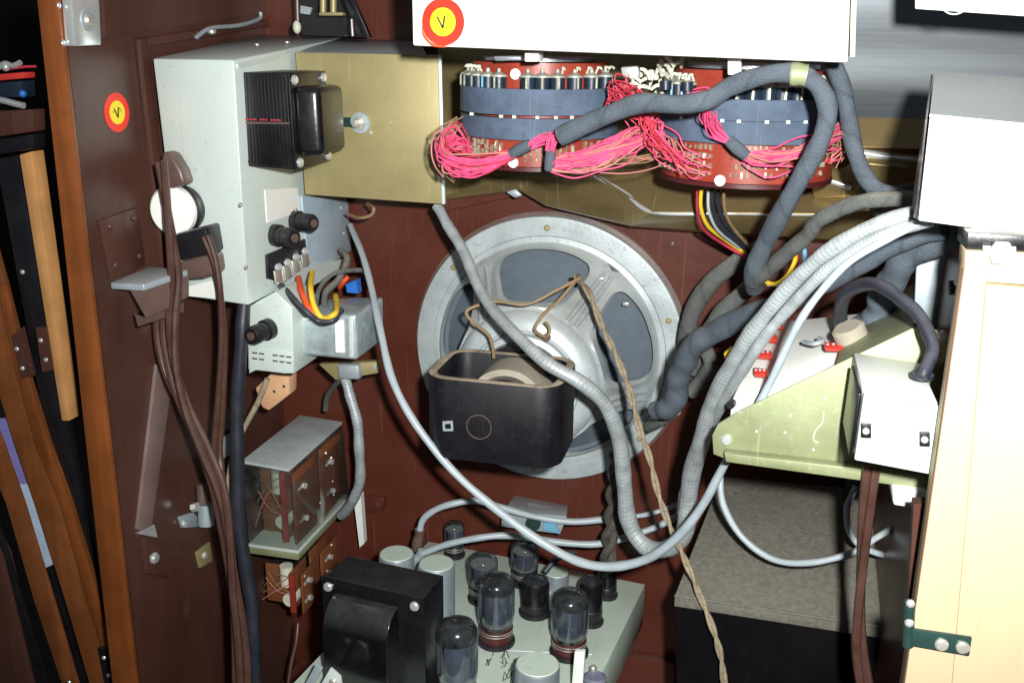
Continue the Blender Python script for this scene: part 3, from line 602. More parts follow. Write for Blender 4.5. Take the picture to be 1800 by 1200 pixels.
# basket surface: r -> height toward the viewer
def bask(r):
    pts = [(.131, .006), (.126, .014), (.116, .024), (.100, .055), (.088, .085), (.080, .099), (.072, .108)]
    if r >= pts[0][0]: return pts[0][1]
    for (a, ha), (b, hb) in zip(pts, pts[1:]):
        if r >= b:
            t = (a - r) / (a - b); return ha + (hb - ha) * t
    return pts[-1][1]
def spt(r, th, h): return SC + Vector((r * math.cos(th), -h, r * math.sin(th)))
def basket(bm):
    rin, rout = .074, .131; N = 56; K = 7
    for w_ in range(5):
        c = rad(91 - 72 * w_); hw = rad(36)
        grid = []
        for k in range(K + 1):
            row = []
            for i in range(N):
                a = 2 * math.pi * (i + .5) / N; ca, sa = math.cos(a), math.sin(a)
                m = max(abs(ca), abs(sa)); ou, ov = ca / m, sa / m
                e = 2 / 3.2; iu = math.copysign(abs(ca) ** e, ca); iv = math.copysign(abs(sa) ** e, sa)
                hu = .72 + .10 * iv          # wider towards the rim
                iu, iv = iu * hu * .98, iv * .74 + .06
                t = k / K; u = ou + (iu - ou) * t; v = ov + (iv - ov) * t
                r = rin + (rout - rin) * (v + 1) / 2; h = bask(r)
                if k == K: h -= .006
                elif k == K - 1: h += .0035
                elif k == K - 2: h += .0022
                row.append(bm.verts.new(spt(r, c + u * hw, h)))
            grid.append(row)
        # corner closure: outer ring vertices sit on the sector rectangle, add true corners
        for k in range(K):
            for i in range(N):
                j = (i + 1) % N; face(bm, [grid[k][i], grid[k][j], grid[k + 1][j], grid[k + 1][i]])
        for su in (-1, 1):
            for sv in (-1, 1):
                q = min(range(N), key=lambda i: abs(math.atan2(math.sin(2 * math.pi * (i + .5) / N - math.atan2(sv, su)), math.cos(2 * math.pi * (i + .5) / N - math.atan2(sv, su)))))
    bmesh.ops.remove_doubles(bm, verts=bm.verts[:], dist=.0002)
part('basket', m_basket, spk, basket)
part('cone', m_cone, spk, add_lathe, [(.130, -.004), (.126, .001), (.122, -.002), (.05, .060), (.045, .066)], SC, nY, 80, False)
for w_ in range(5):
    th = rad(91 - 36 - 72 * w_)
    for s in (-1, 1):
        pa = [spt(r, th + s * .050 * .1 / r, bask(r) + .001) for r in (.124, .112, .10, .09, .08)]
        part('rib', m_basket, spk, add_tube, smooth_path(pa, [.0022, .0028, .003, .003, .0025], 5), 10)
part('shoulder', m_basket, spk, add_lathe, [(.0765, .098), (.079, .106), (.076, .113), (.067, .1185), (.060, .120), (.058, .117), (.044, .117), (.044, .110)], SC, nY, 80)
part('shoulder_step', m_basket, spk, add_lathe, [(.057, .1165), (.056, .125), (.053, .127), (.042, .127), (.042, .116)], SC, nY, 60)
# pot coil and yoke
MC = SC + Vector((0, -.127, 0))
part('pole_ring', m_dark, spk, add_lathe, [(.050, 0), (.050, .014), (.036, .014)], MC, nY, 48)
part('magnet', m_coil, spk, add_lathe, [(.0405, .001), (.0405, .064), (.034, .064)], MC, nY, 48)
part('pole_plate', m_dark, spk, add_lathe, [(.034, .0642), (.034, .076), (0, .076)], MC, nY, 48)
YF = .848
def yoke(bm):
    # rounded-rectangle strap in plan, extruded in z
    wd, dp, r, th = .067, .098, .024, .0085; cx, cy = SC.x - .004, YF + .098 / 2
    zc = SC.z + .002; hh = .041
    def loop(o):
        pts = []
        for sx, sy, a0 in ((1, 1, 0), (-1, 1, 90), (-1, -1, 180), (1, -1, 270)):
            for k in range(7):
                a = rad(a0 + 15 * k); rr = r - o
                pts.append((cx + sx * (wd - r) + rr * math.cos(a), cy + sy * (dp / 2 - r) + rr * math.sin(a)))
        return pts
    A, B = loop(0), loop(th); n = len(A)
    vs = [[bm.verts.new((x, y, z)) for x, y in L] for L, z in ((A, zc - hh), (A, zc + hh), (B, zc + hh), (B, zc - hh))]
    for q in range(4):
        for i in range(n):
            j = (i + 1) % n; face(bm, [vs[q][i], vs[q][j], vs[(q + 1) % 4][j], vs[(q + 1) % 4][i]])
yk = part('yoke', m_dustblack, spk, yoke, bev=.0012)
yf = YF
def emb(b):
    c = Vector((P(842, 750, yf).x, yf, P(842, 750, yf).z)); add_lathe(b, [(.0125, 0), (.0125, .0006), (.0116, .0006), (.0116, 0)], c, nY, 40, False)
part('embossed_ring', m_brownbake, spk, emb)
part('embossed_square', m_zinc2, spk, lambda b: add_prism(b, quad(yf, [(778, 740), (796, 739), (797, 757), (779, 757)]), YV * -.0005))
part('embossed_square', m_dark, spk, lambda b: add_prism(b, quad(yf - .0005, [(782, 745), (792, 744), (793, 753), (783, 753)]), YV * -.0004))
for th, r_ in ((20, .1475), (91, .1475), (140, .1475), (200, .1475), (265, .1475), (320, .1475)):
    p = spt(r_, rad(th), .0033); screw(spk, p, nY, .0035, m_brass)
for th in (57, 38):
    q = spt(.118, rad(th), .028); part('terminal_lug', m_screw, spk, add_box, q - Vector((.0035, .003, .0022)), q + Vector((.0035, .001, .0022)), bev=.0008)
def mark(b):
    for i in range(8):
        if i == 3: continue
        for k in range(2):
            th = rad(94 - i * 2.6 - k * .9); q = spt(.1475, th, .0036); add_box(b, q - Vector((.0006, .0002, .0022)), q + Vector((.0006, .0002, .0022)))
    for i in range(7):
        th = rad(28 - i * 2.6); q = spt(.1475, th, .0036); add_box(b, q - Vector((.0022, .0002, .0007)), q + Vector((.0022, .0002, .0007)))
part('stamped_marks', m_zinc2, spk, mark, kind='stuff')
lead = [(1015, 490, 1.005), (985, 525, .99), (960, 548, .985), (950, 560, .983), (940, 580, .975), (960, 592, .972), (966, 578, .972), (958, 566, .975)]
part('tinsel_lead', m_tanwire, spk, add_tube, smooth_path([P(a, b, c - .022) for a, b, c in lead], [.0017] * len(lead)), 8)
lead = [(1020, 488, 1.0), (975, 512, .985), (925, 535, .975), (870, 530, .972), (822, 545, .965), (830, 565, .962), (858, 588, .955), (866, 610, .95), (868, 630, .945)]
part('tinsel_lead', m_tanwire, spk, add_tube, smooth_path([P(a, b, c - .022) for a, b, c in lead], [.0017] * len(lead)), 8)
part('grommet', m_brownbake, spk, add_lathe, [(.004, 0), (.004, .003), (.002, .003)], P(962, 592, .955), nY, 14)

# ------------------------------------------------------------------ gold pan and polished sheet behind the drums
pan = thing('metal_pan', 'gold lacquered metal pan under the red selector drums', 'pan', P(1200, 390, 1.02))
def strip_surface(bm, rows, th=.002):
    V = [[bm.verts.new(p) for p in r] for r in rows]
    for a, b in zip(V, V[1:]):
        for i in range(len(a) - 1): face(bm, [a[i], a[i + 1], b[i + 1], b[i]])
    bmesh.ops.recalc_face_normals(bm, faces=bm.faces[:])
    bmesh.ops.solidify(bm, geom=bm.faces[:], thickness=th)
rowsP = [
    [(770, 60, 1.07), (900, 60, 1.07), (1060, 60, 1.07), (1250, 60, 1.07), (1500, 60, 1.07), (1640, 60, 1.07)],
    [(770, 330, 1.07), (905, 300, 1.06), (1040, 285, 1.05), (1250, 290, 1.05), (1500, 290, 1.05), (1640, 290, 1.05)],
    [(772, 345, 1.07), (906, 312, 1.055), (1042, 305, 1.02), (1150, 372, .985), (1470, 376, .985), (1640, 360, .985)],
    [(774, 350, 1.075), (912, 330, 1.06), (960, 358, 1.05), (1110, 392, 1.02), (1460, 418, 1.01), (1640, 420, 1.01)],
    [(776, 352, 1.09), (916, 334, 1.09), (962, 360, 1.09), (1110, 396, 1.09), (1460, 424, 1.09), (1640, 428, 1.09)]]
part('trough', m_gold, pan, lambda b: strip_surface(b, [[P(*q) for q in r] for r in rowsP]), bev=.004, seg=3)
def ridge(pts, r): return lambda b: add_tube(b, smooth_path([P(*q) for q in pts], [r] * len(pts), 6), 10)
part('crease_highlight', m_bright, pan, ridge([(1045, 308, 1.019), (1100, 340, 1.0015), (1150, 373, .985), (1300, 375, .985), (1455, 377, .985)], .0022))  # bright tubes, here and below, paint the highlights along the pan's creases
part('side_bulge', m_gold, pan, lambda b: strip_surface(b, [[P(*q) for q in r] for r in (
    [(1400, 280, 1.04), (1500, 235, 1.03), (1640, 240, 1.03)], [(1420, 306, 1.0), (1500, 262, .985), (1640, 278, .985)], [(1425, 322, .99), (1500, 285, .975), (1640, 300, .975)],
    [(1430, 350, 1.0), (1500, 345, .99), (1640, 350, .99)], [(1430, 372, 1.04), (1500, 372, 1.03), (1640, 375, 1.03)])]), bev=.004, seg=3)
part('crease_highlight', m_bright, pan, ridge([(1478, 262, .9865), (1510, 268, .983), (1560, 276, .983), (1640, 284, .983)], .0042))
part('crease_highlight', m_bright, pan, ridge([(1424, 313, .9905), (1460, 318, .988), (1496, 330, .986)], .0030))
part('pan_tab', m_zinc2, pan, add_prism, quad(1.05, [(888, 338), (905, 332), (918, 344), (905, 349)]), YV * .006, bev=.002)
sheet = thing('polished_sheet', 'polished curved metal sheet filling the upper right background', 'metal sheet', P(1600, 230, 1.04))
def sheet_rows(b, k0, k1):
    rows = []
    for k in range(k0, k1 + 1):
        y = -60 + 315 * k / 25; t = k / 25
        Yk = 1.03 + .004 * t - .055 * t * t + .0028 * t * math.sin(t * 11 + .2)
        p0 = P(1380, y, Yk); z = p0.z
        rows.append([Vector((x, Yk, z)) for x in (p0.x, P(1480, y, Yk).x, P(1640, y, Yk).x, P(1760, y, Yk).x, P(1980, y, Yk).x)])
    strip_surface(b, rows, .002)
part('sheet', m_steel, sheet, sheet_rows, 0, 21)
part('reflection_band', m_gold, sheet, sheet_rows, 21, 25)  # gold colour paints a brown wood reflection low on the steel sheet
wp = thing('white_plate', 'white plate at top right edge standing before the polished sheet', 'plate', P(1720, 20, .78))
part('plate', m_white, wp, add_prism, quad(.78, [(1609, -60), (1860, -48), (1860, 33), (1609, 16)]), YV * .004, bev=.0008)
part('round_mark', m_zinc2, wp, add_lathe, [(.010, 0), (.010, .0004), (.009, .0004), (.009, 0)], P(1680, 0, .78), nY, 30, False)

# ------------------------------------------------------------------ white boxes
WB = .76
wbx = thing('white_control_box', 'long white enamelled box across the top above the red drums', 'box', P(1100, 95, WB))
wq = [P(722, -70, WB), P(1496, -50, WB), P(1491, 111, WB), P(725, 81, WB)]
part('housing', m_white, wbx, add_hex, wq, [v + YV * .07 for v in wq], bev=.002)
part('side_lip', m_olive, wbx, add_hex, [wq[1] + Vector((.001, .006, 0)), wq[1] + Vector((.0045, .006, 0)), wq[2] + Vector((.0045, .006, .004)), wq[2] + Vector((.001, .006, .004))], [v + YV * .06 for v in (wq[1] + Vector((.001, 0, 0)), wq[1] + Vector((.0045, 0, 0)), wq[2] + Vector((.0045, 0, .004)), wq[2] + Vector((.001, 0, .004)))])
sb = P(779, 39, WB - .0004)
sticker(sb, -YV, ZV, 39 * mpp(sb), 40 * mpp(sb), 'round orange and yellow sticker on the white box corner')
bm = NB()
n = 40
for a0, a1 in ((150, 300), (160, 285)):
    pass
add_tube(bm, smooth_path([sb + Vector((-.0165, .0002, -.003)), sb + Vector((-.0155, .0002, -.010)), sb + Vector((-.009, .0002, -.0165)), sb + Vector((.002, .0002, -.0180))], [.0006, .0012, .0012, .0006]), 6, .3)
tag(obj('sticker_residue', bm, m_orange), 'faint orange ring of residue under the white box sticker', 'residue')
for i, (x, y0, y1) in enumerate(((934, 92, 109), (1291, 104, 132))):
    bm = NB(); add_prism(bm, quad(.80, [(x - 12, y0), (x + 12, y0), (x + 12, y1), (x - 12, y1)]), YV * .02)
    tag(obj('mounting_post', bm, m_white, None, .001), ('left' if i == 0 else 'right') + ' short white post between the white box and a red drum', 'post', 'posts under the white box')
rb = thing('white_relay_box', 'white enamelled box at right edge with grey dusty top', 'box', P(1700, 400, .62))
A, B_, C_, D_ = P(1634, 208, .62), P(1880, 232, .62), P(1880, 424, .62), P(1614, 388, .62)
A2, B2, C2, D2 = P(1642, 131, .74), P(1880, 150, .74), P(1880, 400, .74), P(1604, 378, .74)
part('housing', m_white, rb, add_hex, [A, B_, C_, D_], [A2, B2, C2, D2], bev=.0012)
part('dusty_top', m_zinc2, rb, add_hex, [A + Vector((0, .001, .0006)), B_ + Vector((0, .001, .0006)), B2 + Vector((0, 0, .0006)), A2 + Vector((0, 0, .0006))], [v + Vector((0, 0, .0016)) for v in (A + Vector((0, .001, .0006)), B_ + Vector((0, .001, .0006)), B2 + Vector((0, 0, .0006)), A2 + Vector((0, 0, .0006)))])
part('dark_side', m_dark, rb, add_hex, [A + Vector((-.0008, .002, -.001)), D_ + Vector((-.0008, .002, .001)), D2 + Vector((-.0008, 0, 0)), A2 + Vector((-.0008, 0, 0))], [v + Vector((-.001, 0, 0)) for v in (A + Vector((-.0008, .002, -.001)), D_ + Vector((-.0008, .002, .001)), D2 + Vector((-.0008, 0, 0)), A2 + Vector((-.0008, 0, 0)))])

# ------------------------------------------------------------------ selector drums
def drum(label, cx, Yf, R, ys, coils, dots, skirtcols, gap):
    # ys: upper red top, band top, gap, band bottom, skirt bottom (photo rows at the near surface)
    Yc = Yf + R; zf = [P(cx, y, Yf).z for y in ys]; ctr = P(cx, ys[2], Yc); c = Vector((ctr.x, Yc, 0))
    t = thing('selector_drum', label, 'selector drum', Vector((c.x, c.y, zf[4])), 'red selector drums under the white box')
    def ring(b, r, z0, z1, th=None, seg=72):
        if th: add_lathe(b, [(r, z0), (r, z1), (r - th, z1), (r - th, z0), (r, z0)], c, ZV, seg, False)
        else: add_lathe(b, [(r, z0), (r, z1)], c, ZV, seg)
    part('red_core', m_bakelite, t, ring, R * .84, zf[4] + .002, zf[0])
    part('top_ring', m_silver, t, ring, R * .70, zf[0] + .001, zf[0] + .004)
    hb = (zf[1] - zf[3])
    part('felt_band', m_band, t, ring, R, zf[2] + gap, zf[1], R * .14); part('felt_band', m_band, t, ring, R * .995, zf[3], zf[2] - gap, R * .14)
    part('skirt', m_bakelite, t, ring, R * .93, zf[4], zf[3] - .001, R * .1)
    part('skirt_rim', m_tubebase, t, ring, R * .94, zf[4] - .004, zf[4] - .0005, R * .12)
    for px in coils:
        s = (px - cx) * mpp(ctr) / (R * .93)
        if abs(s) > 1: continue
        th = math.asin(s); q = Vector((c.x + R * .90 * math.sin(th), c.y - R * .90 * math.cos(th), zf[1]))
        cr = .0066
        k = part('coil', m_bluecoil, t, add_lathe, [(cr, -.004), (cr, .0095)], q, ZV, 16)
        part('coil_cap', m_capdull, k, add_lathe, [(cr * 1.15, .0097), (cr * 1.1, .0112), (cr * .3, .0138), (cr * .22, .0165), (0, .0165)], q, ZV, 14)
        o = Vector((math.sin(th), -math.cos(th), 0)) * cr * 1.02
        part('core_strip', m_cyan if px % 3 == 0 else m_pin, k, add_box, q + o + Vector((-.0008, -.0008, .0005)), q + o + Vector((.0008, .0008, .0095)))
    for dx, dy, rr in dots:
        s = (dx - cx) * mpp(ctr) / (R * rr); th = math.asin(s); n_ = Vector((math.sin(th), -math.cos(th), 0))
        q = Vector((c.x, c.y, P(dx, dy, c.y - R * rr * math.cos(th)).z)) + n_ * R * rr
        part('white_button', m_white, t, add_lathe, [(.0046, 0), (.0046, .0012), (.003, .0018), (0, .002)], q, n_, 18)
    def pins(b):
        for px in skirtcols:
            s = (px - cx) * mpp(ctr) / (R * .93)
            if abs(s) > .99: continue
            th = math.asin(s); n_ = Vector((math.sin(th), -math.cos(th), 0))
            for k in range(4):
                if rnd.random() < .12: continue
                z = zf[3] - .004 - (zf[3] - zf[4] - .010) * k / 3.2 + rnd.uniform(-.0006, .0006)
                q = Vector((c.x, c.y, z)) + n_ * R * .925; tg = Vector((math.cos(th), math.sin(th), 0))
                tw = rnd.uniform(-.0007, .0007); hz = rnd.uniform(.0013, .0027); w_ = rnd.uniform(.0006, .0013); add_hex(b, [q - tg * w_ - ZV * hz, q + tg * w_ - ZV * hz, q + tg * (w_ + tw) + ZV * hz, q + tg * (-w_ + tw) + ZV * hz], [v + n_ * rnd.uniform(.0012, .004) for v in (q - tg * w_ - ZV * hz, q + tg * w_ - ZV * hz, q + tg * (w_ + tw) + ZV * hz, q + tg * (-w_ + tw) + ZV * hz)])
    o = part('contact_pins', m_pin, t, pins); o['kind'] = 'stuff'
    def lugs(b):
        for k in range(16):
            th = rad(-100 + (55 * k / 9 if k < 10 else 130 + 60 * (k - 10) / 5)) + rnd.uniform(-.03, .03)
            if abs(math.degrees(th) + 8) < 7: continue
            n_ = Vector((math.sin(th), -math.cos(th), 0)); q = Vector((c.x, c.y, zf[1] + .004)) + n_ * R * .80
            add_tube(b, smooth_path([q, q + Vector((0, 0, .008)) + n_ * .003, q + Vector((0, 0, .014)) + n_ * .007, q + Vector((0, 0, .012)) + n_ * .010], [.001] * 4, 3), 5)
            add_ball(b, q + Vector((0, 0, .0135)) + n_ * .006, .0016, 6)
    o = part('coil_lugs', m_cap, t, lugs); o['kind'] = 'stuff'
    o = part('gap_contacts', m_cap, t, lambda b: [add_box(b, q - Vector((.0016, .0016, .0012)), q + Vector((.0016, .0016, .0012))) for q in [Vector((c.x + R * .99 * math.sin(a), c.y - R * .99 * math.cos(a), zf[2])) for a in (-.75, -.25, -.08, .2, .42, .62)]]); o['kind'] = 'stuff'
    return c, zf
drum('left red selector drum with two slate bands and blue coils', 948, .85, .0735, (112, 158, 207, 248, 296), [811, 819, 829, 842, 860, 882, 904, 956, 980, 1004, 1030, 1054, 1072, 1086], [(933, 131, .84), (934, 287, .93)], list(range(822, 920, 9)) + list(range(955, 1080, 9)), .0014)
drum('right red selector drum hanging over yellow and black wires', 1316, .84, .080, (126, 176, 214, 255, 326), [1165, 1178, 1194, 1212, 1298, 1322, 1346, 1370, 1394, 1414, 1432], [(1280, 318, .93)], list(range(1172, 1270, 9)) + list(range(1296, 1448, 9)), .0002)
# cluttered tag bundle between the drums
tgb = thing('terminal_cluster', 'pale soldered terminal cluster wedged between the two red drums', 'terminals', P(1120, 140, .88))
def clutter(b):
    for k in range(46):
        q = P(rnd.uniform(1088, 1215), rnd.uniform(112, 160), rnd.uniform(.86, .93)); a = Vector((rnd.uniform(-1, 1), rnd.uniform(-1, 0), rnd.uniform(-1, 1))).normalized()
        add_tube(b, smooth_path([q, q + a * .006 + ZV * .002, q + a * .011], [.0013, .0017, .0012], 3), 6)
        if k % 3 == 0: add_ball(b, q, .0028, 7)
part('solder_tags', m_cap, tgb, clutter, kind='stuff')
part('bright_clip', m_bright, tgb, add_prism, quad(.86, [(1090, 118), (1122, 116), (1124, 136), (1094, 138)]), YV * .01, bev=.002)
part('coil_stub', m_bluecoil, tgb, add_cyl, P(1170, 158, .86), P(1170, 142, .86), .005, 14)
part('coil_stub', m_bluecoil, tgb, add_cyl, P(1208, 160, .86), P(1208, 144, .86), .005, 14)
part('silver_plate', m_silver, tgb, add_prism, quad(.83, [(866, 99), (914, 98), (916, 107), (870, 108)]), YV * .02, bev=.0015)

# ------------------------------------------------------------------ wire bundles
def bundle(label, mats, pts, n, spread, rp, tie=None, jit=.0):
    n = int(n * 1.2); jit = jit + .15
    ps = [P(*q) for q in pts]
    t = thing('wire_bundle', label, 'wires', ps[len(ps) // 2], 'pink wire bundles on the drums')
    for k in range(n):
        ox = rnd.gauss(0, 1); oz = rnd.gauss(0, 1); oy = rnd.gauss(0, 1); q = []
        for i, p in enumerate(ps):
            s = spread[i] if isinstance(spread, (list, tuple)) else spread
            s *= mpp(p)
            q.append(p + Vector((ox + rnd.gauss(0, jit), (oy + rnd.gauss(0, jit)) * .7, oz + rnd.gauss(0, jit))) * s)
        r = rp * mpp(ps[0]) * rnd.uniform(.5, .82)
        part('wire', mats[k % len(mats)], t, add_tube, smooth_path(q, [r] * len(q), 5), 6)
    if tie:
        part('tie_sleeve', m_loom, t, add_tube, smooth_path([P(*q[:3]) for q in tie], [q[3] * mpp(P(*q[:3])) for q in tie], 6), 12)
    return t
bundle('pink wires looping out left of the left drum to a grey tie', [m_pink, m_oldpink, m_pink, m_redwire, m_pink], [(822, 262, .875), (798, 244, .86), (778, 258, .845), (786, 284, .835), (832, 292, .83), (885, 278, .825), (905, 270, .825)], 30, [6, 9, 7, 9, 8, 4, 3], 2.3, [(897, 272, .825, 9), (915, 262, .825, 11), (932, 254, .825, 10)], .35)
bundle('brown wire ends curling behind the left pink loop', [m_tanwire, m_oldpink], [(800, 215, .87), (778, 238, .86), (765, 262, .86), (775, 290, .86), (800, 300, .87)], 9, [8, 10, 7, 10, 10], 2.0, None, .4)
bundle('short pink wires rising to the dark cable end', [m_pink], [(930, 256, .822), (950, 244, .82), (975, 240, .815), (990, 236, .81)], 12, [3, 5, 5, 3], 2.3)
bundle('pink wires fanning right from a grey tie under left drum', [m_pink, m_pink, m_oldpink], [(968, 290, .818), (985, 288, .82), (1020, 285, .825), (1070, 270, .83), (1110, 250, .84), (1140, 235, .85), (1160, 250, .86)], 26, [3, 7, 9, 11, 10, 9, 10], 2.2, [(968, 262, .818, 9), (967, 280, .816, 10), (965, 298, .818, 9)], .35)
bundle('faded pink strands trailing below the left drum', [m_oldpink, m_tanwire], [(985, 298, .83), (1040, 295, .84), (1090, 288, .85), (1140, 285, .86), (1175, 270, .87)], 9, [4, 7, 8, 8, 9], 1.7, None, .5)
bundle('pink wires dropping from dark cable end to grey tie', [m_pink], [(972, 240, .812), (970, 252, .812), (968, 264, .814)], 9, [5, 5, 4], 2.3)
bundle('tangled red wires between the two drums', [m_redwire, m_pink, m_redwire], [(1092, 165, .85), (1105, 190, .84), (1130, 195, .84), (1150, 205, .83), (1150, 235, .83), (1170, 262, .84), (1205, 285, .845)], 16, [9, 10, 14, 10, 9, 7, 9], 2.2, None, .7)
bundle('red wires rising above the loom between drums', [m_redwire], [(1075, 180, .86), (1082, 150, .86), (1100, 150, .86), (1110, 172, .86), (1125, 185, .85)], 9, [6, 8, 8, 8, 6], 2.1, None, .7)
bundle('pink wires leaving the loom over the right drum band', [m_pink], [(1243, 192, .80), (1248, 212, .81), (1262, 232, .82), (1282, 250, .82)], 14, [6, 8, 7, 4], 2.3, [(1280, 246, .82, 10), (1296, 261, .82, 12), (1312, 274, .822, 10)], .3)
bundle('pink wires fanning across the right drum skirt', [m_pink, m_pink, m_oldpink], [(1308, 272, .822), (1330, 278, .825), (1370, 280, .825), (1410, 268, .83), (1445, 248, .84), (1478, 236, .86)], 26, [4, 7, 9, 9, 9, 10], 2.2, None, .3)
bundle('frayed pink wire ends at right of the right drum', [m_oldpink, m_redwire, m_tanwire], [(1430, 262, .86), (1450, 245, .86), (1470, 238, .87), (1484, 250, .88), (1460, 285, .88)], 12, [8, 9, 9, 8, 10], 1.8, None, .8)
bundle('pink wires peeping above the loom at right drum top', [m_pink], [(1200, 168, .87), (1225, 168, .86), (1245, 162, .86), (1270, 166, .86)], 8, [4, 5, 5, 5], 2.2, None, .3)
bundle('pink wires over the pins left of right drum skirt', [m_oldpink, m_pink], [(1165, 250, .86), (1185, 272, .855), (1205, 290, .85), (1235, 300, .845)], 10, [8, 9, 9, 8], 2.0, None, .6)
def fan(label, specs, cat='wires'):
    t = thing('colour_wires', label, cat, P(*specs[0][1][0]))
    for m, pts, r in specs:
        ps = [P(*q) for q in pts]; part('wire', m, t, add_tube, smooth_path(ps, [r * mpp(p) for p in ps], 6), 8)
fan('yellow, black and tan wires dropping below the right drum', [
    (m_yellow, [(1233, 332, .92), (1232, 365, .93), (1245, 398, .95), (1275, 422, .98), (1310, 445, 1.0)], 3.4),
    (m_blackcord, [(1252, 334, .92), (1253, 365, .93), (1268, 398, .95), (1300, 428, .98), (1322, 446, 1.0)], 4),
    (m_blackcord, [(1262, 336, .93), (1265, 368, .94), (1282, 400, .96), (1318, 432, .99)], 4),
    (m_tanwire, [(1272, 336, .93), (1275, 372, .94), (1290, 402, .96), (1322, 438, .99)], 3),
    (m_redwire, [(1226, 334, .93), (1226, 370, .94), (1236, 402, .96), (1270, 428, .99), (1312, 452, 1.0)], 2.6),
    (m_greycord, [(1245, 334, .925), (1246, 370, .93), (1262, 405, .95), (1300, 436, .99)], 2.6)])
fan('yellow, orange and pale blue wires looping beside the thick loom', [
    (m_yellow, [(1343, 494, .90), (1362, 499, .89), (1382, 486, .88), (1396, 462, .88), (1398, 445, .89)], 3.6),
    (m_orange, [(1390, 478, .89), (1400, 455, .89), (1396, 440, .90)], 3.2),
    (m_cyan, [(1412, 430, .88), (1415, 450, .88), (1412, 470, .89)], 4),
    (m_cap, [(1350, 500, .90), (1375, 500, .89), (1400, 490, .89)], 3)])

# ------------------------------------------------------------------ cables
GL = 'grey cloth taped cable looms'
wire('cable_loom', 'grey taped loom arching over both drums and down behind', m_loom, [(985, 240, .80), (1060, 206, .79), (1130, 180, .78), (1200, 184, .77), (1246, 176, .77), (1288, 150, .77), (1340, 133, .765), (1395, 131, .765), (1438, 148, .765), (1455, 190, .765), (1440, 250, .77), (1410, 310, .78), (1375, 372, .80), (1345, 425, .83), (1328, 470, .85), (1326, 505, .88)], 17, 'cable', GL, 16) ['label']
o = bpy.data.objects['cable_loom']
wire('cable_sleeve', 'short olive sleeve on the loom above the right drum', m_olive, [(1388, 131, .765), (1400, 130.5, .765), (1418, 133, .765)], 20, 'sleeve', None, 18, wob=0)
wire('cable_loom', 'grey taped loom looping up from thick bend to white box', m_loom2, [(1328, 495, .86), (1350, 472, .84), (1385, 445, .82), (1420, 412, .80), (1445, 382, .785), (1490, 362, .77), (1545, 352, .76), (1640, 352, .75)], 14, 'cable', GL, 14)
wire('cable_loom', 'grey taped loom hanging behind white box past polished sheet', m_loom, [(1462, 100, .85), (1478, 150, .85), (1492, 210, .85), (1505, 270, .84), (1522, 312, .83), (1555, 340, .82), (1640, 362, .80)], 15, 'cable', GL, 14)
wire('cable_loom', 'short grey loom branch sloping under the hanging loom', m_loom2, [(1520, 330, .88), (1545, 370, .87), (1580, 398, .86), (1640, 420, .85)], 12, 'cable', GL, 14)
wire('cable_loom', 'thin grey loom branch crossing above the hanging loom', m_loom2, [(1520, 325, .92), (1550, 335, .9), (1580, 330, .9), (1640, 318, .9)], 5, 'cable', GL, 10)
wire('cable_loom', 'dusty grey loom curving down by speaker right rim', m_loom2, [(1345, 430, 1.02), (1300, 458, 1.02), (1255, 492, 1.02), (1222, 540, 1.03), (1208, 590, 1.04), (1208, 640, 1.05), (1235, 665, 1.06)], 16, 'cable', GL, 14)
wire('cable_loom', 'dusty grey loom below the curved one near speaker', m_loom2, [(1330, 495, .98), (1295, 525, .98), (1262, 558, .99), (1235, 600, 1.0), (1220, 650, 1.02)], 15, 'cable', GL, 14)
wire('cable_loom', 'thick grey loom snaking from speaker corner to right box', m_loom, [(1148, 722, .93, 15), (1175, 716, .92, 19), (1190, 690, .91, 20), (1198, 645, .90, 20), (1225, 605, .88, 20), (1275, 572, .86, 20), (1345, 545, .83, 19), (1420, 512, .80, 19), (1500, 470, .77, 19), (1575, 428, .75, 19), (1660, 402, .73, 19)], 20, 'cable', GL, 16)
wire('cable_loom', 'dusty grey loom stub bending below the thick loom', m_loom2, [(1215, 690, 1.0), (1235, 665, .99), (1250, 640, .98), (1240, 615, .98)], 13, 'cable', GL, 14)
wire('cable_loom', 'thickest grey loom rising from olive bracket to right box', m_loom, [(1470, 600, .82, 24), (1500, 588, .82, 25), (1535, 568, .81, 26), (1552, 530, .80, 26), (1566, 490, .79, 25), (1600, 452, .77, 24), (1660, 420, .75, 23), (1720, 400, .74, 22)], 25, 'cable', GL, 18)
wire('cable_end', 'frayed grey loom end resting beside the speaker rim', m_loom2, [(1140, 750, .99), (1165, 738, .97), (1190, 722, .96)], 9, 'cable', None, 10)
# braided silver cables
GB = 'silver braided cables'
wire('braided_cable', 'long silver braided cable looping under the speaker', m_braid, [(768, 362, .985, 9), (788, 395, .975, 9.5), (812, 440, .955, 10), (848, 515, .92, 10), (895, 578, .88, 11), (955, 632, .855, 12), (1020, 672, .855, 13), (1066, 716, .87, 13), (1090, 775, .89, 14), (1096, 850, .90, 14), (1106, 915, .91, 15), (1132, 957, .905, 15), (1172, 966, .89, 15), (1200, 940, .875, 16), (1210, 880, .86, 16), (1222, 810, .835, 16), (1240, 750, .80, 16), (1262, 690, .765, 16), (1296, 622, .735, 14), (1340, 560, .715, 14), (1400, 490, .695, 14), (1466, 434, .68, 14), (1542, 396, .67, 14), (1640, 366, .665, 14)], 12, 'cable', GB, 16)
wire('braided_cable', 'second silver braid running alongside the long one at right', m_braid, [(1196, 900, .885, 7), (1206, 850, .86, 8), (1226, 800, .84, 9), (1250, 745, .795, 10), (1280, 690, .755, 10), (1318, 630, .725, 10), (1362, 572, .71, 10), (1420, 506, .69, 11), (1482, 452, .675, 11), (1552, 414, .665, 11), (1640, 388, .66, 11)], 10, 'cable', GB, 16)
